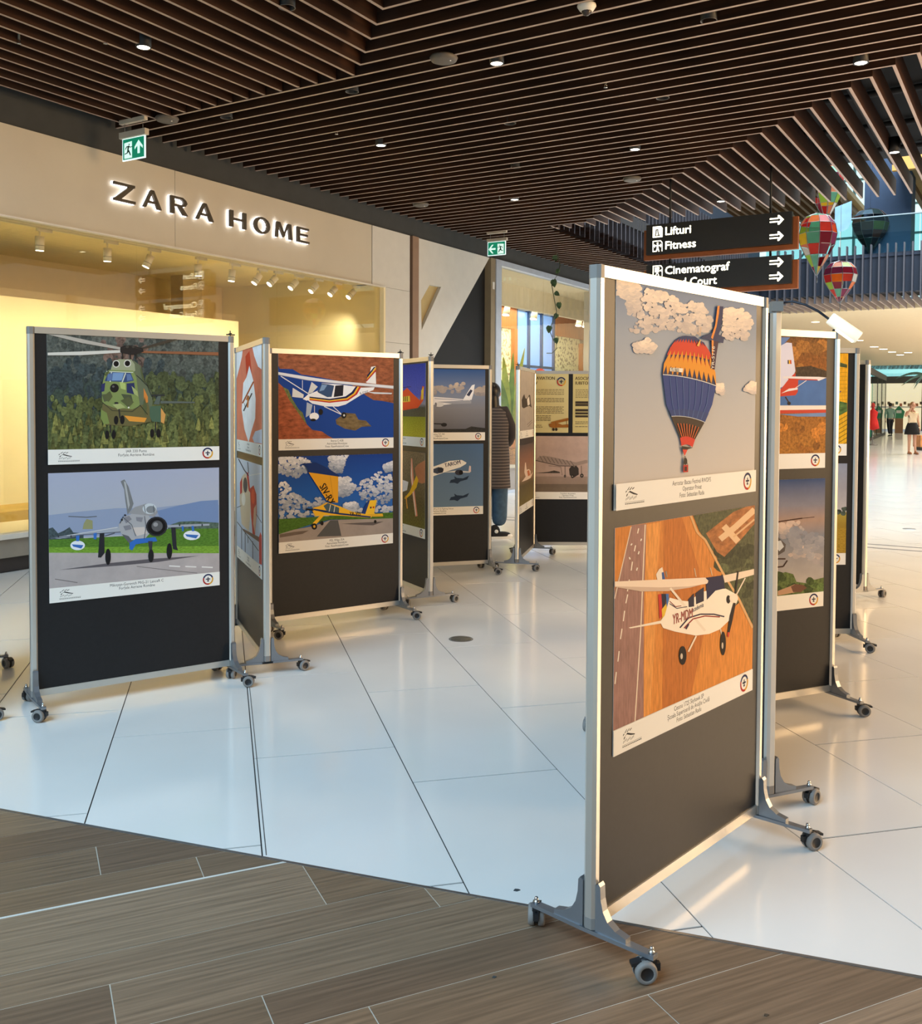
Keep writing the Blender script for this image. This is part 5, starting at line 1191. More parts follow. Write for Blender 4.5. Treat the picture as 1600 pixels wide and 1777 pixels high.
# ================================================================== HANGING DIRECTION SIGN
SS = 11.5
M_sface = mat('sign_face', (38, 36, 30), rough=0.45)
M_sframe = mat('sign_rust_frame', (150, 84, 36), rough=0.6, vary=0.15)
M_slet = mat('sign_letters', (255, 252, 232), emit=(255, 250, 222), estr=3.2)
def sgz(x, y): return (1100 + x / 5.333, 360 + y / 5.333)
def sign_board(tl, br, label, rows, name='direction_sign'):
    a = at_s(*sgz(*tl), SS); b = at_s(*sgz(*br), SS)
    u0 = to_su(a.x, a.y)[1]; u1 = to_su(b.x, b.y)[1]; z1 = a.z; z0 = b.z; w = u1 - u0; hh = z1 - z0; c = (u0 + u1) / 2
    t = thing(name, label, 'sign', su(SS, c, z0), -WA, 'hanging direction signs')
    fr = 0.055
    MB().box((-w / 2 - fr, 0.035, -fr), (w / 2 + fr, 0.10, hh - 0.05)).build('sign_frame', M_sframe, t)
    MB().box((-w / 2, -0.035, 0), (w / 2, 0.035, hh)).build('sign_face', M_sface, t)
    sc_ = w / 1340.0                                   # metres per enlarged pixel
    for i, (word, x0, base, icon) in enumerate(rows):
        bx = -w / 2 + (x0 - 125) * sc_; bz = hh * (1 - base)
        _, _, tw = text2d(word, 0.138); V, F, _ = text2d(word, 0.138, 'l', {'Lifturi': 0.335, 'Fitness': 0.395, 'Cinematograf': 0.79, 'Food Court': 0.645}[word] / tw); m = MB()
        for dx, dz in ((0, 0), (0.005, 0), (0.0025, 0.0025), (0.0025, -0.0025)):
            for f in F: m.face([(bx + V[k][0] + dx, -0.037, bz + V[k][1] + dz) for k in f])
        m.build('lettering', M_slet, t)
        # icon: tile with a cut corner
        ix, iw, ih = -w / 2 + 65 * sc_, 0.125, 0.135; iz = bz - 0.02
        m = MB()
        def q(pts): m.prism([(ix + a * iw, iz + b * ih) for a, b in pts], -0.038, -0.036, axis='y')
        if icon == 'lift':
            q([(0, 0), (0.3, 0), (0.22, 0.2), (0.3, 0.75), (0.0, 0.75)]); q([(0, 0.75), (1, 0.75), (1, 0.8), (0.82, 1), (0, 1)]); q([(0.72, 0.1), (1, 0), (1, 0.75), (0.78, 0.75)]); q([(0.3, 0), (1, 0), (0.72, 0.1), (0.3, 0.12)])
            q([(0.34, 0.2), (0.44, 0.7), (0.52, 0.2), (0.46, 0.2), (0.44, 0.4), (0.40, 0.2)]); q([(0.56, 0.7), (0.62, 0.7), (0.65, 0.4), (0.68, 0.7), (0.74, 0.7), (0.65, 0.2)])
        else:
            q([(0, 0), (0.08, 0), (0.08, 1), (0, 1)]); q([(0.08, 0.92), (0.78, 0.92), (0.82, 1), (0.08, 1)]); q([(0.92, 0), (1, 0), (1, 0.8), (0.92, 0.78)]); q([(0.78, 0.92), (0.92, 0.78), (1, 0.8), (0.82, 1)]); q([(0.08, 0), (0.3, 0), (0.3, 0.08), (0.08, 0.08)])
            if icon == 'gym':
                q([(0.12, 0.5), (0.9, 0.5), (0.9, 0.58), (0.12, 0.58)]); q([(0.16, 0.4), (0.24, 0.4), (0.24, 0.68), (0.16, 0.68)]); q([(0.76, 0.4), (0.84, 0.4), (0.84, 0.68), (0.76, 0.68)])
                q([(0.43, 0.66), (0.58, 0.66), (0.58, 0.82), (0.43, 0.82)]); q([(0.42, 0.3), (0.6, 0.3), (0.7, 0), (0.6, 0), (0.51, 0.24), (0.42, 0), (0.3, 0)]); q([(0.42, 0.3), (0.6, 0.3), (0.6, 0.62), (0.42, 0.62)])
            else:
                q([(0.2, 0.4), (0.66, 0.4), (0.66, 0.62), (0.2, 0.62)]); q([(0.7, 0.5), (0.86, 0.42), (0.86, 0.62)]); q([(0.2, 0.66), (0.4, 0.66), (0.4, 0.84), (0.2, 0.84)]); q([(0.44, 0.66), (0.66, 0.66), (0.66, 0.84), (0.44, 0.84)]); q([(0.4, 0.4), (0.5, 0.4), (0.66, 0.05), (0.58, 0.05), (0.45, 0.32), (0.32, 0.05), (0.24, 0.05)])
        m.build('pictogram', M_slet, t)
        az = hh * (1 - (0.237 if i == 0 else 0.745)); ax = -w / 2 + (1150 * sc_)
        m = MB()
        def q2(pts): m.prism([(ax + a * sc_, az + b * sc_) for a, b in pts], -0.038, -0.036, axis='y')
        q2([(0, 8), (75, 8), (75, 20), (0, 20)]); q2([(0, -20), (75, -20), (75, -8), (0, -8)]); q2([(70, 42), (82, 42), (122, 0), (82, -42), (70, -42), (70, -20), (84, -10), (96, 0), (84, 10), (70, 20)])
        m.build('arrow', M_slet, t)
    return t
t1 = sign_board((125, 170), (1465, 335), 'upper hanging direction sign reading Lifturi and Fitness with arrows', [('Lifturi', 305, 0.385, 'lift'), ('Fitness', 305, 0.86, 'gym')])
t2 = sign_board((125, 540), (1462, 702), 'lower hanging direction sign reading Cinematograf, partly behind the nearest board', [('Cinematograf', 305, 0.385, 'film'), ('Food Court', 305, 0.86, 'food')])
for x, y in ((1160, 400), (1335, 372)):
    a = at_s(x, y, SS); _, uu = to_su(a.x, a.y)
    b = MB().tube([(0, 0, 0), (0, 0, 4.7 - t1.location[2])], 0.014, 8).build('suspension_rod', M_trimb, t1)
    q_ = su(SS, uu, 0) - su(SS, 0, 0); c_ = to_su(t1.location[0], t1.location[1])[1]; b.location = (uu - c_, 0.06, 0.2)
    b2_ = MB().tube([(0, 0, 0), (0, 0, 0.25)], 0.014, 8).build('suspension_rod', M_trimb, t2); b2_.location = (uu - c_, 0.06, 0.33)

# ================================================================== SHOP LETTERING
M_letter = mat('letter_bronze', (88, 80, 68), rough=0.45, metal=0.3)
M_halo = mat('letter_backlight', (255, 255, 255), emit=(244, 246, 255), estr=2.6)
LETTERS = [('Z', 6.44, 6.70), ('A', 6.80, 7.04), ('R', 7.165, 7.40), ('A', 7.52, 7.78), ('H', 8.03, 8.29), ('O', 8.42, 8.69), ('M', 8.79, 9.09), ('E', 9.18, 9.41)]
T_ = 0.17
STROKES = {
 'Z': [[(0, .86), (.98, .86), (.98, 1), (0, 1)], [(.72, .9), (.98, .9), (.30, .1), (.02, .1)], [(0, 0), (1, 0), (1, .14), (0, .14)]],
 'A': [[(0, 0), (.14, 0), (.56, 1), (.42, 1)], [(.42, 1), (.58, 1), (1, 0), (.78, 0)], [(.2, .27), (.8, .27), (.76, .39), (.24, .39)]],
 'R': [[(0, 0), (.2, 0), (.2, 1), (0, 1)], [(.2, .88), (.6, .88), (.72, .8), (.9, .86), (.7, 1), (.2, 1)], [(.72, .8), (.76, .72), (.72, .62), (.86, .52), (.97, .7), (.9, .86)], [(.2, .44), (.62, .44), (.86, .52), (.72, .62), (.6, .56), (.2, .56)], [(.42, .46), (.66, .46), (1, 0), (.74, 0)]],
 'H': [[(0, 0), (.2, 0), (.2, 1), (0, 1)], [(.8, 0), (1, 0), (1, 1), (.8, 1)], [(.2, .44), (.8, .44), (.8, .57), (.2, .57)]],
 'M': [[(0, 0), (.13, 0), (.2, 1), (.07, 1)], [(.07, 1), (.26, 1), (.56, .22), (.46, .06)], [(.46, .06), (.52, .2), (.82, 1), (.74, 1)], [(.74, 1), (.92, 1), (1, 0), (.82, 0)]],
 'E': [[(0, 0), (.22, 0), (.22, 1), (0, 1)], [(.22, .87), (.96, .87), (.96, 1), (.22, 1)], [(.22, .45), (.86, .45), (.86, .58), (.22, .58)], [(.22, 0), (1, 0), (1, .13), (.22, .13)]],
 'O': []}
for j in range(16):
    t0, t1_ = 2 * PI * j / 16, 2 * PI * (j + 1) / 16
    STROKES['O'].append([(.5 + .5 * math.cos(t0), .5 + .53 * math.sin(t0)), (.5 + .5 * math.cos(t1_), .5 + .53 * math.sin(t1_)), (.5 + .31 * math.cos(t1_), .5 + .40 * math.sin(t1_)), (.5 + .31 * math.cos(t0), .5 + .40 * math.sin(t0))])
ls = thing('shop_sign', 'row of dark metal capital letters glowing white behind on the cream fascia', 'sign', su(6.44, 0.0, 3.545), RZ_WALL)
CAPH = 0.185
for ch, s0, s1 in LETTERS:
    w = s1 - s0; le = MB(); hb = MB()
    for q in STROKES[ch]:
        le.prism([(s0 - 6.44 + a * w, b * CAPH) for a, b in q], -0.062, -0.034, axis='y')
        cx_ = sum(a for a, b in q) / len(q) * w; cy_ = sum(b for a, b in q) / len(q) * CAPH
        pts = []
        for a, b in q:
            dx, dy = a * w - cx_, b * CAPH - cy_; pts.append((s0 - 6.44 + cx_ + dx + math.copysign(0.005, dx), cy_ + dy + math.copysign(0.005, dy)))
        hb.prism(pts, -0.030, -0.012, axis='y')
    lo = le.build('letter', M_letter, ls); hb.build('backlight', M_halo, lo)

# ================================================================== TRACK SPOTS IN THE WINDOW
M_tw = mat('track_white', (235, 228, 208), rough=0.4)
M_tlens = mat('track_lens', (255, 250, 235), emit=(255, 246, 225), estr=14)
tr = thing('lighting_track', 'long white lighting track along the head of the first shop window', 'track', su(2, -0.35, 3.215))
o = MB().box((0, -0.02, 0), (9.0, 0.02, 0.045)).build('rail', M_tw, tr); o.rotation_euler = (0, 0, RZ_WALL)
for k in range(7):
    o = MB().tube([(0.5 + 1.35 * k, 0, 0.045), (0.5 + 1.35 * k, 0, 0.155)], 0.006, 6).build('rail_hanger', M_tw, tr); o.rotation_euler = (0, 0, RZ_WALL)
SPOTS = [(64, 'leftmost'), (182, 'second from left'), (258, 'third from left'), (340, 'fourth from left'), (400, 'fifth from left'), (448, 'sixth from left'), (476, 'fifth from right'), (512, 'fourth from right'), (547, 'third from right'), (580, 'second from right'), (612, 'rightmost')]
TILT = [0.02, 0.03, -0.35, 0.1, -0.08, -0.55, -0.75, -0.7, -0.7, -0.7, -0.75]
for (x, nm), tl in zip(SPOTS, TILT):
    y0 = 398 + (x - 64) * 0.193
    q = at_u(x, y0, -0.35); s = to_su(q.x, q.y)[0]
    t = thing('track_spotlight', 'white cylindrical track spotlight in the shop window, %s of the row' % nm, 'spotlight', su(s, -0.35, 3.215), RZ_WALL, 'track spotlights in the first shop window')
    MB().box((0.0, -0.015, -0.03), (0.16, 0.015, 0.0)).build('adapter', M_tw, t)
    MB().tube([(0.03, 0, -0.03), (0.03, 0, -0.075)], 0.008, 8).build('stem', M_tw, t)
    d = Vector((math.sin(tl), 0.25 if abs(tl) > 0.3 else 0.05, -math.cos(tl))).normalized()
    a = Vector((0.03, 0, -0.08)); b = a + d * 0.135
    MB().tube([a, b], 0.042, 16).build('lamp_head', M_tw, t)
    MB().tube([a + d * 0.085, a + d * 0.09], 0.0425, 16).build('joint_ring', mat('ring_grey', (120, 112, 96), rough=0.5), t)
    MB().tube([b, b + d * 0.002], 0.036, 16).build('lens', M_tlens, t)
    base = su(s, -0.35, 3.215)
    tgt = su(s - 0.3, -1.9, 1.2)
    spot_light('track_beam', base + Vector((0, 0, -0.26)), tgt, 60, 105, (1.0, 0.91, 0.66), 0.9, 0.05)
# area lights added to brighten the display and the second shop, without fixtures
area('display_fill_light', tuple(su(6.5, -1.3, 3.38)), tuple(su(6.5, -1.5, 0)), 0.8, 9.0, 520, (1.0, 0.92, 0.68)).rotation_euler = (0, 0, -WA)
area('shop_two_fill', tuple(su(19.0, -2.0, 3.9)), tuple(su(19.0, -2.0, 0)), 2.0, 7.0, 260, (1.0, 0.92, 0.72)).rotation_euler = (0, 0, -WA)
for k, (x, lab) in enumerate([(878, 'white glass track spot at left inside the second shop'), (926, 'white lit track spot in front of the blue glazing in the second shop'), (1004, 'white track spot at right inside the second shop'), (1016, 'rightmost white track spot inside the second shop')]):
    q = at_u(x, 535 + (x - 878) * 0.16, -1.4)
    t = thing('track_spotlight', lab, 'spotlight', q, RZ_WALL, 'track spotlights in the second shop')
    MB().box((-0.04, -0.02, 0.1), (0.14, 0.02, 0.13)).build('adapter', M_tw, t)
    MB().tube([(0.05, 0, 0.1), (0.05, 0, 0.02)], 0.012, 8).build('stem', M_tw, t)
    MB().tube([(0.06, 0, 0.03), (0.0, 0, -0.14)], [0.06, 0.075], 14).build('lamp_head', M_tw, t)
    MB().tube([(0.0, 0, -0.14), (-0.001, 0, -0.145)], 0.07, 14).build('lens', M_tlens, t)
# ================================================================== BALLOON MOBILES
PANE = {}
def pane_mat(c, dark=False):
    k = (c, dark)
    if k not in PANE:
        m = mat('film_%02x%02x%02x%s' % (*c, 'd' if dark else ''), c, rough=0.25, vary=0.12, scale=12)
        b = m.node_tree.nodes['Principled BSDF']; b.inputs['Transmission Weight'].default_value = 0.0
        b.inputs['Subsurface Weight'].default_value = 0.0
        # coloured film lets light through
        nt = m.node_tree; tr = nt.nodes.new('ShaderNodeBsdfTranslucent'); mx = nt.nodes.new('ShaderNodeMixShader'); mx.inputs[0].default_value = 0.5
        tr.inputs[0].default_value = lin(c) + (1,)
        out = nt.nodes['Material Output']; nt.links.new(b.outputs[0], mx.inputs[1]); nt.links.new(tr.outputs[0], mx.inputs[2]); nt.links.new(mx.outputs[0], out.inputs[0])
        PANE[k] = m
    return PANE[k]
FILMS = [(206, 44, 40), (238, 128, 34), (236, 206, 60), (150, 24, 52), (238, 168, 130), (232, 232, 224), (120, 190, 160), (176, 206, 80), (214, 60, 40), (150, 50, 90)]
def balloon(xc, ytop, ybot, xw, s, label, seed, films=FILMS, fill=0.8):
    a = at_s(xc, ytop, s); b = at_s(xc, ybot, s); Hh = a.z - b.z
    l = at_s(xc - xw / 2, (ytop + ybot) / 2, s); r = at_s(xc + xw / 2, (ytop + ybot) / 2, s); Rr = (r - l).length / 2
    t = thing('balloon_mobile', label, 'mobile', (b.x, b.y, b.z), 0, 'hanging hot air balloon mobiles')
    prof = [(0.03, 0.0), (0.28, 0.14), (0.62, 0.32), (0.88, 0.48), (1.0, 0.66), (0.9, 0.82), (0.6, 0.94), (0.05, 1.0)]
    rnd = random.Random(seed); N = 9
    def pt(i, j): 
        th = 2 * PI * j / N + 0.3; return Vector((prof[i][0] * Rr * math.cos(th), prof[i][0] * Rr * math.sin(th), prof[i][1] * Hh))
    wires = MB()
    for j in range(N): wires.tube([pt(i, j) for i in range(len(prof))], 0.006, 4)
    for i in (2, 4, 5): wires.tube([pt(i, j) for j in range(N + 1)], 0.004, 4)
    wires.tube([pt(0, 0), pt(0, 0) + Vector((0, 0, -0.12))], 0.006, 4).tube([(0, 0, Hh), (0, 0, Hh + 2.5)], 0.003, 4)
    wires.build('wire_frame', M_metal, t)
    for i in range(len(prof) - 1):
        for j in range(N):
            if rnd.random() > fill: continue
            p = [pt(i, j), pt(i, j + 1), pt(i + 1, j + 1), pt(i + 1, j)]
            c = sum(p, Vector()) / 4; k = [0.93 + 0.05 * rnd.random() for _ in p]
            q = [c + (v - c) * kk for v, kk in zip(p, k)]
            n = Vector((c.x, c.y, 0)).normalized() * 0.004
            m = MB(); m.face(q); m.face([v - n for v in reversed(q)]); m.build('film_pane', pane_mat(rnd.choice(films)), t)
    return t
balloon(1417, 370, 478, 68, 16.5, 'larger multicoloured balloon mobile hanging right of the direction sign', 3)
balloon(1457, 453, 526, 60, 16.0, 'smaller round balloon mobile of red, orange and green panes, lowest of them', 11, fill=0.72)
balloon(1433, 286, 386, 60, 17.5, 'topmost balloon mobile, mostly hidden by the ceiling slats', 5)
balloon(1509, 362, 440, 66, 28.3, 'dim grey-green balloon mobile behind the balcony glass', 8, [(86, 74, 70), (70, 92, 92), (96, 116, 70), (60, 60, 70), (110, 70, 64), (120, 150, 170)], 0.85)  # film colours darkened to stand for back light and tinted glass
q0 = at_s(1449, 360, 21); q1 = at_s(1477, 400, 21)
u0_, u1_ = to_su(q0.x, q0.y)[1], to_su(q1.x, q1.y)[1]
bw, bh = u1_ - u0_, q0.z - q1.z
m = MB().prism([(0, 0), (bw * 0.5, 0), (bw * 0.8, bh * 0.1), (bw, bh * 0.35), (bw, bh + 0.1), (0, bh)], 0, 0.01, axis='y')
o = m.build('hanging_banner', mat('pale_blue_film', (150, 200, 240), rough=0.4, vary=0.15, scale=4, emit=(150, 200, 240), estr=0.15)); o.location = su(21, u0_, q1.z); o.rotation_euler = (0, 0, -WA)  # film given a faint glow of its own, though it is no lamp
tag(o, 'pale blue rounded banner hanging behind the balloon mobiles', 'banner')

# ================================================================== VINE, PLANTS AND GOODS OF THE SECOND SHOP
M_vine = mat('vine_stem', (62, 70, 44), rough=0.6)
M_leaf = mat('vine_leaf', (58, 84, 50), rough=0.5, vary=0.25, scale=20)
vp = [(965, 385), (964, 430), (972, 460), (969, 475), (957, 492), (962, 520), (966, 540), (964, 547), (955, 568), (953, 572), (960, 590), (966, 596), (965, 606), (958, 613), (949, 613)]
pts = [at_u(x, y, 0.5) for x, y in vp]
vt = thing('hanging_vine', 'thin green vine hanging from the slats before the second shop window', 'vine', pts[-1])
MB().tube([p - pts[-1] for p in pts], 0.008, 6).build('stem', M_vine, vt)
for k, (x, y, sz, ro) in enumerate([(961, 490, 30, 0.2), (966, 509, 22, 0.9), (970, 529, 26, 0.1), (965, 548, 24, -0.5), (953, 570, 28, -0.1), (965, 590, 24, 0.2), (963, 447, 24, 0.5), (968, 470, 20, -0.6), (972, 420, 18, 0.4)]):
    c = at_u(x, y, 0.5) - pts[-1]; L = sz / 1666 * 14 * 0.34
    sh = [(0, -1.1), (0.5, -0.5), (0.7, 0.2), (0.45, 0.7), (0.12, 0.55), (-0.1, 0.7), (-0.5, 0.55), (-0.7, 0.1), (-0.45, -0.55)]
    m = MB(); ca, sa = math.cos(ro), math.sin(ro); ax = Vector((WN[0], WN[1], 0)) * -1; ax = Vector((math.cos(-0.2), math.sin(-0.2), 0))
    f = [c + ax * ((a * ca - b * sa) * L) + Vector((0, 0, (a * sa + b * ca) * L)) + Vector((0, 0.02 * abs(a), 0)) for a, b in sh]
    m.face(f); m.face([p + Vector((0, 0.004, 0)) for p in reversed(f)]); m.build('leaf', M_leaf, vt)
def big_leaf(base, tip, width, bend, m, parent, name='leaf'):
    b = MB(); d = tip - base; side = d.cross(Vector((0, 1, 0.2)))
    if side.length < 1e-4: side = Vector((1, 0, 0))
    side.normalize(); n = 8; rows = []
    for i in range(n + 1):
        t = i / n; c = base + d * t + bend * (t * t) ; w = width * math.sin(PI * min(1, t * 0.92 + 0.06)) ** 0.8
        rows.append((c - side * w + Vector((0, 0, w * 0.25)), c, c + side * w + Vector((0, 0, w * 0.25))))
    for r0, r1 in zip(rows[:-1], rows[1:]):
        b.face([r0[0], r0[1], r1[1], r1[0]], 0, True); b.face([r0[1], r0[2], r1[2], r1[1]], 0, True)
    return b.build(name, m, parent)
M_pleaf = mat('banana_leaf', (178, 196, 84), rough=0.45, vary=0.35, scale=5)
pb = at_u(884, 720, -1.3); sb_, _ = to_su(pb.x, pb.y)
ptp = thing('potted_plant', 'broad-leaved green plant just inside the second shop, beside the woman', 'plant', su(sb_, -1.3, 0.02))
MB().lathe([(0, 0), (0.2, 0), (0.25, 0.45), (0.22, 0.45), (0.2, 0.42), (0, 0.42)], 16).build('pot', mat('wicker_pot', (186, 132, 78), rough=0.8, vary=0.3, scale=40), ptp)
MB().tube([(0, 0, 0.4), (0.02, 0, 1.3)], 0.03, 8).build('stem', M_vine, ptp)
b0 = su(sb_, -1.3, 0.02)
for i, (x, y, w) in enumerate([(872, 624, .08), (889, 617, .06), (909, 608, .05), (864, 655, .07), (905, 646, .06), (868, 690, .08), (902, 672, .07), (866, 722, .08), (898, 700, .08)]):
    tip = at_u(x, y, -1.3 + 0.12 * ((i % 3) - 1)) - b0
    big_leaf(Vector((0.01, 0, 1.0 + 0.06 * (i % 4))), tip, w, Vector((0.02, 0, 0.05)), [M_pleaf, mat('dark_banana_leaf', (120, 156, 62), rough=0.45, vary=0.3, scale=5)][i % 2], ptp)
fb = at_u(937, 650, -1.6)
fl = thing('red_paper_flower', 'bright red ruffled flower head above the text board in the second shop', 'flower', fb)
for j in range(13):
    t = PI * j / 12; c = Vector((math.cos(t), 0, math.sin(t)))
    m = MB(); L = 0.15; n = Vector((-c.z, 0, c.x)) * 0.035
    m.face([Vector((0, 0.01, 0)), c * L * 0.6 - n, c * L + n * 0.2, c * L * 0.6 + n]); m.build('petal', mat('coral_red', (226, 74, 60), rough=0.6, vary=0.2), fl)
MB().tube([(0, 0, 0), (0, 0, -fb.z + 0.02)], 0.012, 6).build('stem', M_vine, fl)
wbox(14.5, 18.5, -0.45, -0.2, 0.02, 0.42, 'window_bench', mat('bench_lilac', (176, 172, 182), rough=0.5), shop2)
wbox(14.5, 18.5, -0.5, -0.15, 0.42, 0.47, 'window_bench_top', M_white_metal, shop2)
tb = at_u(890, 770, -0.32); s_t, _ = to_su(tb.x, tb.y)
bk = thing('wicker_basket', 'small orange wicker basket on the bench beside the woman', 'basket', su(s_t, -0.32, 0.47))
MB().lathe([(0, 0), (0.14, 0), (0.17, 0.3), (0.16, 0.3), (0.13, 0.03), (0, 0.03)], 14).build('basket_wall', mat('wicker', (206, 150, 84), rough=0.8, vary=0.4, scale=50), bk)
MB().tube([(0.165 * math.cos(2 * PI * j / 14), 0.165 * math.sin(2 * PI * j / 14), 0.3) for j in range(15)], 0.012, 6).build('basket_rim', mat('wicker_rim', (176, 112, 56), rough=0.8), bk)
ws = at_u(1017, 622, -2.2)
wsg = thing('shelf_card', 'white price card with blue and orange marks at right in the second shop', 'card', ws, RZ_WALL)
MB().box((-0.16, -0.005, -0.25), (0.3, 0.005, 0.25)).build('card', M_white_metal, wsg)
for k, (z, c) in enumerate([(0.12, (60, 110, 200)), (0.0, (60, 110, 200)), (-0.13, (230, 120, 50)), (-0.19, (230, 120, 50))]):
    MB().box((-0.12, -0.008, z), (0.02 + 0.03 * (k % 2), -0.005, z + 0.035)).build('print_bar', mat('card_ink_%d' % (k // 2), c), wsg)

# ================================================================== PEOPLE
def skin_body(name, verts, edges, radii, root, sub=2):
    me = bpy.data.meshes.new(name); me.from_pydata(verts, edges, []); o = bpy.data.objects.new(name, me); COL.objects.link(o)
    sk = o.modifiers.new('skin', 'SKIN'); sk.use_smooth_shade = True
    for i, r in enumerate(radii):
        me.skin_vertices[0].data[i].radius = r if isinstance(r, tuple) else (r, r); me.skin_vertices[0].data[i].use_root = (i == root)
    ss = o.modifiers.new('sub', 'SUBSURF'); ss.levels = sub; ss.render_levels = sub
    dg = bpy.context.evaluated_depsgraph_get(); m2 = bpy.data.meshes.new_from_object(o.evaluated_get(dg))
    o.modifiers.clear(); o.data = m2; bpy.data.meshes.remove(me)
    m2.polygons.foreach_set('use_smooth', [True] * len(m2.polygons))
    return o
def zone(o, mats, rule):
    o.data.materials.clear()
    for m in mats: o.data.materials.append(m)
    for p in o.data.polygons: p.material_index = rule(p.center)
M_skin = mat('skin', (206, 156, 128), rough=0.55, vary=0.04)
M_hair_b = mat('black_hair', (22, 18, 17), rough=0.4, vary=0.4, scale=30, stretch=(6, 6, 0.6))
M_hair_g = mat('blond_hair', (150, 108, 66), rough=0.5, vary=0.3, scale=30)
def head(parent, c, r, hair, face=(0, -1), long=0.0):
    """face direction in the local frame; long = how far the hair falls"""
    fx, fy = face; L = math.hypot(fx, fy); f = Vector((fx / L, fy / L, 0)); sd = Vector((-f.y, f.x, 0)); c = Vector(c)
    m = MB(); m.ell(c + f * 0.005, (r * 0.82, r * 0.92, r * 1.12), 0, 16, 12)
    m.ell(c + f * (r * 0.92) + Vector((0, 0, -r * 0.1)), (r * 0.14, r * 0.16, r * 0.22))
    for s in (-1, 1): m.ell(c + sd * (s * r * 0.84) + Vector((0, 0, -r * 0.05)), (r * 0.12, r * 0.14, r * 0.24))
    m.build('head', M_skin, parent)
    e = MB()
    for s in (-1, 1): e.ell(c + f * (r * 0.84) + sd * (s * r * 0.32) + Vector((0, 0, r * 0.06)), (r * 0.1, r * 0.1, r * 0.07))
    e.build('eyes', M_blackp, parent)
    MB().ell(c + f * (r * 0.83) + Vector((0, 0, -r * 0.5)), (r * 0.2, r * 0.12, r * 0.06)).build('mouth', mat('lips', (170, 90, 84), rough=0.5), parent)
    h = MB(); h.ell(c - f * (r * 0.14) + Vector((0, 0, r * 0.2)), (r * 0.94, r * 0.98, r * 1.04), 0, 16, 12)
    if long:
        h.ell(c - f * (r * 0.5) + Vector((0, 0, -long * 0.42)), (r * 0.88, r * 0.62, long * 0.72), 0, 14, 10)
    h.build('hair', hair, parent)
def hand(parent, wrist, palm_dir, finger_dir, size=0.085, curl=0.4):
    """palm with four unequal fingers and a thumb from its side"""
    w = Vector(wrist); d = Vector(finger_dir).normalized(); n = Vector(palm_dir).normalized(); s = d.cross(n).normalized()
    v = [w, w + d * size * 0.5]; e = [(0, 1)]; r = [0.024, 0.03]
    for i, L in enumerate((0.80, 0.95, 0.9, 0.7)):
        off = s * ((i - 1.5) * 0.019); b = w + d * size + off
        k = len(v); v += [b, b + d * size * L * 0.5 + n * 0.01 * curl, b + d * size * L * 0.95 + n * 0.05 * curl]; e += [(1, k), (k, k + 1), (k + 1, k + 2)]; r += [0.011, 0.009, 0.0075]
    k = len(v); b = w + d * size * 0.4 - s * 0.03
    v += [b, b + d * size * 0.4 - s * 0.02 + n * 0.015]; e += [(1, k), (k, k + 1)]; r += [0.012, 0.009]
    o = skin_body('hand', [tuple(p) for p in v], e, r, 1, 1); o.parent = parent; o.data.materials.clear(); o.data.materials.append(M_skin); return o
def shoe(parent, x, y, ang, m_up, m_sole, L=0.25, high=0.0):
    c, s = math.cos(ang), math.sin(ang)
    def T(b): b.v = [(x + p[0] * c - p[1] * s, y + p[0] * s + p[1] * c, p[2]) for p in b.v]; return b
    so = MB().prism([(-0.07, -0.034), (0.08, -0.042), (L - 0.1, -0.036), (L - 0.07, 0.0), (L - 0.1, 0.036), (0.08, 0.042), (-0.07, 0.034), (-0.085, 0)], 0, 0.025)
    T(so).build('sole', m_sole, parent)
    u = MB(); u.ell((0.075, 0, 0.03), (0.12, 0.04, 0.05)); u.ell((-0.01, 0, 0.05 + high / 3), (0.068, 0.04, 0.06 + high / 2))
    T(u).build('shoe', m_up, parent)
    if high:
        cp_ = MB().ell((L - 0.115, 0, 0.024), (0.052, 0.04, 0.03)); T(cp_).build('toe_cap', m_sole, parent)
        st = MB().lathe([(0, -0.044), (0.022, -0.044), (0.022, -0.038)], 12, 0, (0.0, 0, 0.085), 'y'); T(st).build('round_badge', m_sole, parent)
# --- woman behind the airliner board, seen from behind
px_, py_ = 0.36, 11.05
w1 = thing('person', 'person with long black hair, striped grey cardigan and jeans, seen from behind', 'person', (px_, py_, 0))
V = [(0, 0, .96), (0, 0, 1.14), (0, 0, 1.36), (0, 0.0, 1.50), (0, 0.02, 1.58),
     (.15, 0, 1.46), (.235, .02, 1.22), (.20, .20, 1.08), (.12, .34, 1.10),
     (-.15, 0, 1.46), (-.235, .02, 1.22), (-.20, .20, 1.08), (-.12, .34, 1.10),
     (.085, 0, .86), (.09, 0, .50), (.085, .02, .12), (-.085, 0, .86), (-.10, -.02, .50), (-.10, -.04, .12)]
E_ = [(0, 1), (1, 2), (2, 3), (3, 4), (2, 5), (5, 6), (6, 7), (7, 8), (2, 9), (9, 10), (10, 11), (11, 12), (0, 13), (13, 14), (14, 15), (0, 16), (16, 17), (17, 18)]
Rr_ = [(.15, .12), (.14, .11), (.165, .115), (.07, .065), .05, .075, .062, .05, .034, .075, .062, .05, .034, .115, .1, .095, .115, .1, .095]
bo = skin_body('body', V, E_, Rr_, 0); bo.parent = w1
M_jeans = mat('blue_jeans', (62, 88, 112), rough=0.8, vary=0.2, scale=20)
M_cardi = mat('dark_cardigan', (64, 56, 54), rough=0.9, vary=0.15)
nt = M_cardi.node_tree; wv = nt.nodes.new('ShaderNodeTexWave'); wv.wave_type = 'BANDS'; wv.bands_direction = 'Z'; wv.inputs['Scale'].default_value = 9.0; wv.inputs['Distortion'].default_value = 0.4
tcn = nt.nodes.new('ShaderNodeTexCoord'); nt.links.new(tcn.outputs['Object'], wv.inputs['Vector'])
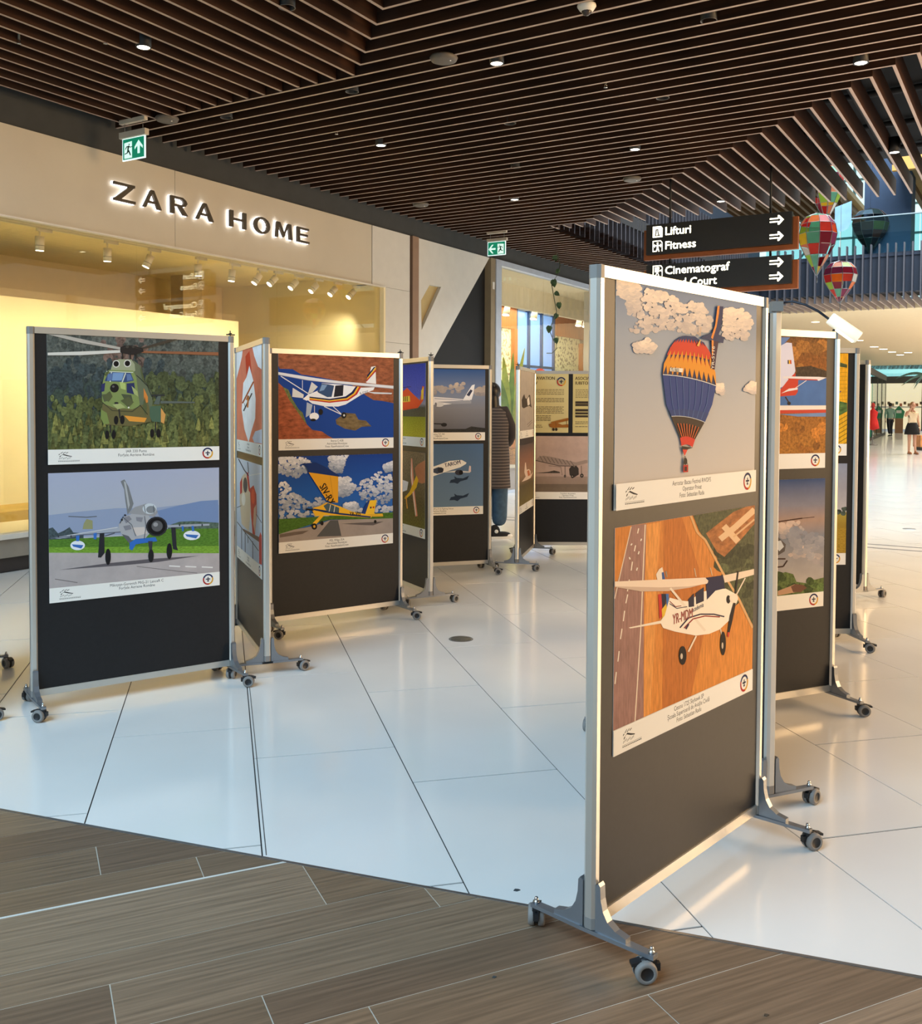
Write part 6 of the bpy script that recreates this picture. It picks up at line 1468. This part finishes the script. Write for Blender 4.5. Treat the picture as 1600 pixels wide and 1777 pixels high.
mxn = nt.nodes.new('ShaderNodeMix'); mxn.data_type = 'RGBA'; mxn.inputs[6].default_value = lin((52, 46, 45)) + (1,); mxn.inputs[7].default_value = lin((112, 100, 94)) + (1,)
nt.links.new(wv.outputs['Fac'], mxn.inputs[0]); nt.links.new(mxn.outputs[2], nt.nodes['Principled BSDF'].inputs['Base Color'])
M_sleeve = mat('dark_sleeve', (58, 50, 48), rough=0.9)
zone(bo, [M_jeans, M_sleeve, M_skin], lambda c: 0 if c.z < 0.9 else (2 if c.z > 1.54 else 1))
ca_ = MB()
prof = [(.215, .58), (.205, .75), (.20, .95), (.185, 1.15), (.20, 1.32), (.18, 1.45), (.07, 1.54)]
ca_.lathe(prof, 18); ca_.v = [(x, y * 0.72, z) for x, y, z in ca_.v]; ca_.build('cardigan', M_cardi, w1)
head(w1, (0, 0.03, 1.665), 0.105, M_hair_b, (0.25, 1), 0.36)
for s in (-1, 1): hand(w1, (s * .12, .35, 1.10), (0, 0, 1), (-s * 0.5, 1, 0.1))
M_sh = mat('black_canvas', (20, 20, 22), rough=0.8); M_so = mat('white_rubber', (226, 224, 218), rough=0.6)
shoe(w1, .04, -.06, 0.25, M_sh, M_so, 0.27, 0.06); shoe(w1, -.13, -.04, 0.6, M_sh, M_so, 0.27, 0.06)
# --- woman walking towards the camera, hand at her brow
g = at_z(1582, 788); w2 = thing('person', 'person in cream sleeveless top and short black skirt, hand raised to the forehead', 'person', g)
V = [(0, 0, .95), (0, 0, 1.1), (0, 0, 1.32), (0, 0, 1.45), (0, -.01, 1.53), (.15, 0, 1.40), (.2, .02, 1.14), (.22, -.05, .90), (-.15, 0, 1.40), (-.27, -.06, 1.26), (-.10, -.14, 1.55),
     (.085, 0, .85), (.08, -.02, .48), (.10, -.05, .08), (-.085, 0, .85), (-.08, .02, .48), (-.07, .06, .08)]
E_ = [(0, 1), (1, 2), (2, 3), (3, 4), (2, 5), (5, 6), (6, 7), (2, 8), (8, 9), (9, 10), (0, 11), (11, 12), (12, 13), (0, 14), (14, 15), (15, 16)]
bo = skin_body('body', V, E_, [(.14, .11), (.12, .1), (.15, .105), (.06, .055), .046, .055, .042, .03, .055, .042, .03, .088, .055, .036, .088, .055, .036], 0); bo.parent = w2
zone(bo, [M_skin, mat('cream_top', (236, 214, 180), rough=0.8)], lambda c: 1 if (1.0 < c.z < 1.42 and abs(c.x) < 0.165) else 0)
skm = MB().lathe([(.145, 1.06), (.19, .95), (.235, .78), (.25, .66), (.235, .66), (.12, 1.04)], 20); skm.v = [(x, y * .8, z) for x, y, z in skm.v]; skm.build('skirt', mat('black_skirt', (18, 17, 18), rough=0.8), w2)
MB().tube([(0.06 * math.cos(2 * PI * j / 14), -0.06 + 0.06 * math.sin(2 * PI * j / 14), 1.43 + 0.05 * math.sin(2 * PI * j / 14)) for j in range(15)], 0.008, 6).build('necklace', mat('necklace_gold', (176, 140, 70), rough=0.4, metal=0.6), w2)
head(w2, (0, -.02, 1.635), 0.1, M_hair_g, (-0.1, -1), 0.12)
hand(w2, (-.10, -.15, 1.56), (0.3, 0, -1), (1, -0.3, 0.5)); hand(w2, (.22, -.055, .89), (-1, 0, 0), (0, -0.2, -1))
for s, y in ((.10, -.07), (-.07, .04)): shoe(w2, s, y, -PI / 2, mat('sandal_tan', (170, 112, 76), rough=0.6), mat('sandal_sole', (120, 84, 60), rough=0.7), 0.24)
# --- man walking away
g = at_z(1544, 757); w3 = thing('person', 'person in grey-green shirt and dark trousers walking away in the far hall', 'person', g)
V = [(0, 0, 1.0), (0, 0, 1.18), (0, 0, 1.42), (0, 0, 1.56), (0, .01, 1.64), (.19, 0, 1.48), (.26, 0, 1.2), (.25, .06, .94), (-.19, 0, 1.48), (-.27, 0, 1.2), (-.28, -.06, .94), (.1, 0, .9), (.11, .1, .5), (.1, .02, .1), (-.1, 0, .9), (-.1, -.06, .5), (-.1, -.2, .12)]
bo = skin_body('body', V, E_, [(.16, .12), (.16, .12), (.2, .13), (.08, .07), .055, .08, .06, .042, .08, .06, .042, .11, .085, .065, .11, .085, .065], 0); bo.parent = w3
zone(bo, [mat('dark_trousers', (34, 36, 42), rough=0.8), mat('sage_shirt', (126, 160, 146), rough=0.85), M_skin], lambda c: 0 if c.z < 0.98 and abs(c.x) < 0.2 else (2 if c.z > 1.58 or c.z < 1.0 else 1))
head(w3, (0, .02, 1.745), 0.105, M_hair_b, (0, 1))
hand(w3, (.25, .065, .93), (-1, 0, 0), (0, 0.1, -1)); hand(w3, (-.28, -.065, .93), (1, 0, 0), (0, -0.1, -1))
for s, y in ((.1, .03), (-.1, -.2)): shoe(w3, s, y, PI / 2, M_sh, M_so, 0.27)

# ================================================================== FAR HALL
far = structure('wall_far')
SF = 66.0
def fb_(x0, y0, x1, y1, d, name, m, s=SF, parent=None, thick=0.2):
    a = at_s(x0, y0, s); b = at_s(x1, y1, s); ua, ub = to_su(a.x, a.y)[1], to_su(b.x, b.y)[1]
    return wbox(s, s + thick, ua, ub, min(a.z, b.z), max(a.z, b.z), name, m, parent if parent is not None else far)
M_aqua = mat('aqua_fascia', (170, 232, 236), rough=0.4, emit=(150, 226, 232), estr=0.8)  # emission added to brighten the band, which is no lamp
M_fdark = mat('far_dark_soffit', (78, 76, 70), rough=0.7)
M_fback = mat('far_shop_wall', (250, 240, 206), rough=0.8, emit=(255, 240, 200), estr=0.55)  # back wall emits by itself, standing in for the lit shop interior
fb_(1400, 628, 1800, 637, 0, 'lattice_band', M_fdark)
fb_(1400, 637, 1800, 650, 0, 'aqua_fascia', M_aqua)
fb_(1400, 650, 1800, 663, 0, 'soffit_band', M_fdark)
fb_(1400, 655, 1800, 748, 0, 'shop_back_wall', M_fback, SF + 6)
for i, x in enumerate((1533, 1600, 1680)): fb_(x, 655, x + 1.2, 748, 0, 'glazing_bar', M_fdark, SF + 0.3)
rnd = random.Random(4)
for i in range(16):
    x = 1512 + i * 7; y = 702 + 3 * (i % 2)
    t = fb_(x, y - 5, x + 4, y, 0, 'shelf_goods', mat('goods_%d' % (i % 4), [(120, 96, 70), (180, 150, 110), (90, 110, 100), (200, 120, 80)][i % 4]), SF + 5.6)
fb_(1500, 705, 1700, 708, 0, 'shelf_board', M_white_metal, SF + 5.5)
# side glazing of the far shop
ga, gb = at_z(1512, 763), at_z(1535, 754)
gl_ = structure('window_5')
d = (gb - ga); L = d.length; rz = math.atan2(d.y, d.x)
for k in range(3):
    o = MB().box((L * k / 3 + 0.02, -0.02, 0.1), (L * (k + 1) / 3 - 0.02, 0.02, 3.2)).build('pane', glass('far_glass', (196, 234, 230), 1.0), gl_, ga, rz)
    MB().box((L * (k + 1) / 3 - 0.03, -0.04, 0), (L * (k + 1) / 3 + 0.03, 0.04, 3.3)).build('glazing_bar', M_fdark, gl_, ga, rz)
MB().box((-2, -0.06, 0), (L, 0.06, 0.12)).build('window_sill', M_fdark, gl_, ga, rz)
MB().box((-2, -0.06, 3.2), (L, 0.06, 3.5)).build('window_head', M_fdark, gl_, ga, rz)
MB().box((-2, 0.3, 0.02), (L, 0.5, 1.2)).build('teal_backing', mat('teal_vinyl', (120, 206, 176), rough=0.5), gl_, ga, rz)
# red figure stand, green house-shaped sign, counter, bench, palm, wall lights
p = at_z(1514, 772); t = thing('mannequin', 'red clothed mannequin just right of the darkest far board', 'mannequin', p)
MB().lathe([(0, 0), (0.2, 0), (0.2, 0.03), (0.02, 0.05), (0.02, 0.7)], 12).build('stand', M_metal, t)
MB().lathe([(0.02, 0.62), (0.26, 0.7), (0.2, 1.0), (0.15, 1.15), (0.2, 1.38), (0.06, 1.5), (0.05, 1.56)], 14).build('dress', mat('scarlet_cloth', (220, 44, 40), rough=0.8), t)
MB().ell((0, 0, 1.66), (0.08, 0.09, 0.12)).build('head', mat('scarlet_head', (206, 60, 54), rough=0.5), t)
p = at_z(1560, 752); sP = to_su(p.x, p.y)[0]
def P2(x, y): 
    q = at_s(x, y, sP); return to_su(q.x, q.y)[1], q.z
pts_ = [P2(*c) for c in [(1553, 726), (1567, 726), (1570, 714), (1560, 704), (1552, 712)]]; u00 = pts_[0][0]
t = thing('house_sign', 'green house-shaped sign with a pale label in the far hall', 'sign', su(sP, u00, 0), -WA)
MB().prism([(a - u00, b) for a, b in pts_], 0, 0.1, axis='y').build('sign_body', mat('sign_green', (60, 140, 96), rough=0.5), t)
la_, lb_ = P2(1555.5, 712), P2(1564.5, 717)
MB().box((la_[0] - u00, -0.02, lb_[1]), (lb_[0] - u00, 0.0, la_[1])).build('label_plate', M_white_metal, t)
MB().box((0, 0.0, 0), (P2(1567, 726)[0] - u00, 0.1, pts_[0][1])).build('sign_post', mat('counter_brown', (150, 112, 76), rough=0.6), t)
g = at_z(1607, 781); t = thing('wooden_bench', 'low orange wooden bench at the right edge of the far hall', 'bench', g)
MB().box((-0.35, -0.3, 0.12), (1.5, 0.3, 0.55)).build('bench_block', mat('bench_oak', (206, 142, 84), rough=0.5, vary=0.2), t)
MB().box((-0.3, -0.25, 0.0), (1.45, 0.25, 0.12)).build('bench_plinth', M_fdark, t)
g = at_z(1606, 762); t = thing('palm_tree', 'indoor palm at the right edge of the far hall', 'palm', g)
MB().tube([(0, 0, 0), (0.05, 0, 1.6), (0.0, 0, 3.3)], [0.14, 0.11, 0.09], 8).build('trunk', mat('palm_trunk', (96, 84, 76), rough=0.8), t)
M_palm = mat('palm_frond', (84, 120, 112), rough=0.6, vary=0.3)
for j in range(14):
    th = 2 * PI * j / 14 + 0.2
    big_leaf(Vector((0, 0, 3.2)), Vector((1.15 * math.cos(th), 1.15 * math.sin(th), 3.6 + 0.3 * math.sin(3 * th))), 0.07, Vector((0.3 * math.cos(th), 0.3 * math.sin(th), -0.75)), M_palm, t, 'frond')
for i, (x, y) in enumerate([(1415, 559), (1493, 591), (1517, 602), (1533, 606), (1548, 611), (1562, 616), (1576, 612)]):
    p = at_z(x, y, 4.262); t = thing('downlight', ['leftmost small downlight in the cream far ceiling, beside the clip-on lamp', 'second small downlight of the cream far ceiling, below the lamp head', 'third small downlight of the cream far ceiling, above the dark soffit', 'fourth small downlight in the receding row of the cream far ceiling', 'fifth small downlight in the receding row of the cream far ceiling', 'farthest small downlight at the end of the row in the cream ceiling', 'rightmost small downlight in the cream far ceiling'][i], 'downlight', p, 0, 'downlights of the far cream ceiling')
    rr_ = 0.10 + 0.05 * (p.y > 40)
    MB().lathe([(0, -0.004), (rr_, -0.004), (rr_ * 1.15, 0.0)], 14).build('lens', M_lens, t)
    MB().lathe([(rr_ * 1.15, 0.0), (rr_ * 1.35, -0.003), (rr_ * 1.4, 0.004)], 14).build('rim', M_white_metal, t)
for s_ in (31, 37, 43, 50, 57, 63):
    for u_ in (6, 11, 16):
        spot_light('far_hall_fill', su(s_, u_, 4.2), su(s_, u_, 0), 850, 140, (0.97, 0.97, 1.0), 1.0, 0.1)  # added spots with no fixtures of their own, to brighten the far hall
area('atrium_roof_light', tuple(su(20, 8.5, 12.5)), tuple(su(20, 8.5, 0)), 10.0, 11.0, 4200, (0.86, 0.94, 1.0)).rotation_euler = (0, 0, -WA)
# scraps on the floor
for k, (x, y) in enumerate([(897, 1545), (1330, 1762), (858, 1696), (1352, 1372)]):
    p = at_z(x, y); m = MB(); r = (0.011, 0.007, 0.006, 0.005)[k]
    m.prism([(-r, -r * .4), (0, -r * .7), (r, 0), (r * .4, r * .5), (-r * .5, r * .6)], 0.0002, 0.002)
    tag(m.build('paper_scrap', mat('scrap_%d' % (k % 2), [(60, 66, 70), (70, 60, 48)][k % 2], rough=0.9), None, p), ['dark crumpled scrap on the white tiles near the foot of the nearest board', 'dark scrap lying on the wood floor at bottom right', 'small scrap on the wood floor left of the front caster', 'tiny dark scrap on the tiles right of the nearest board'][k], 'litter', 'scraps of litter on the floor')
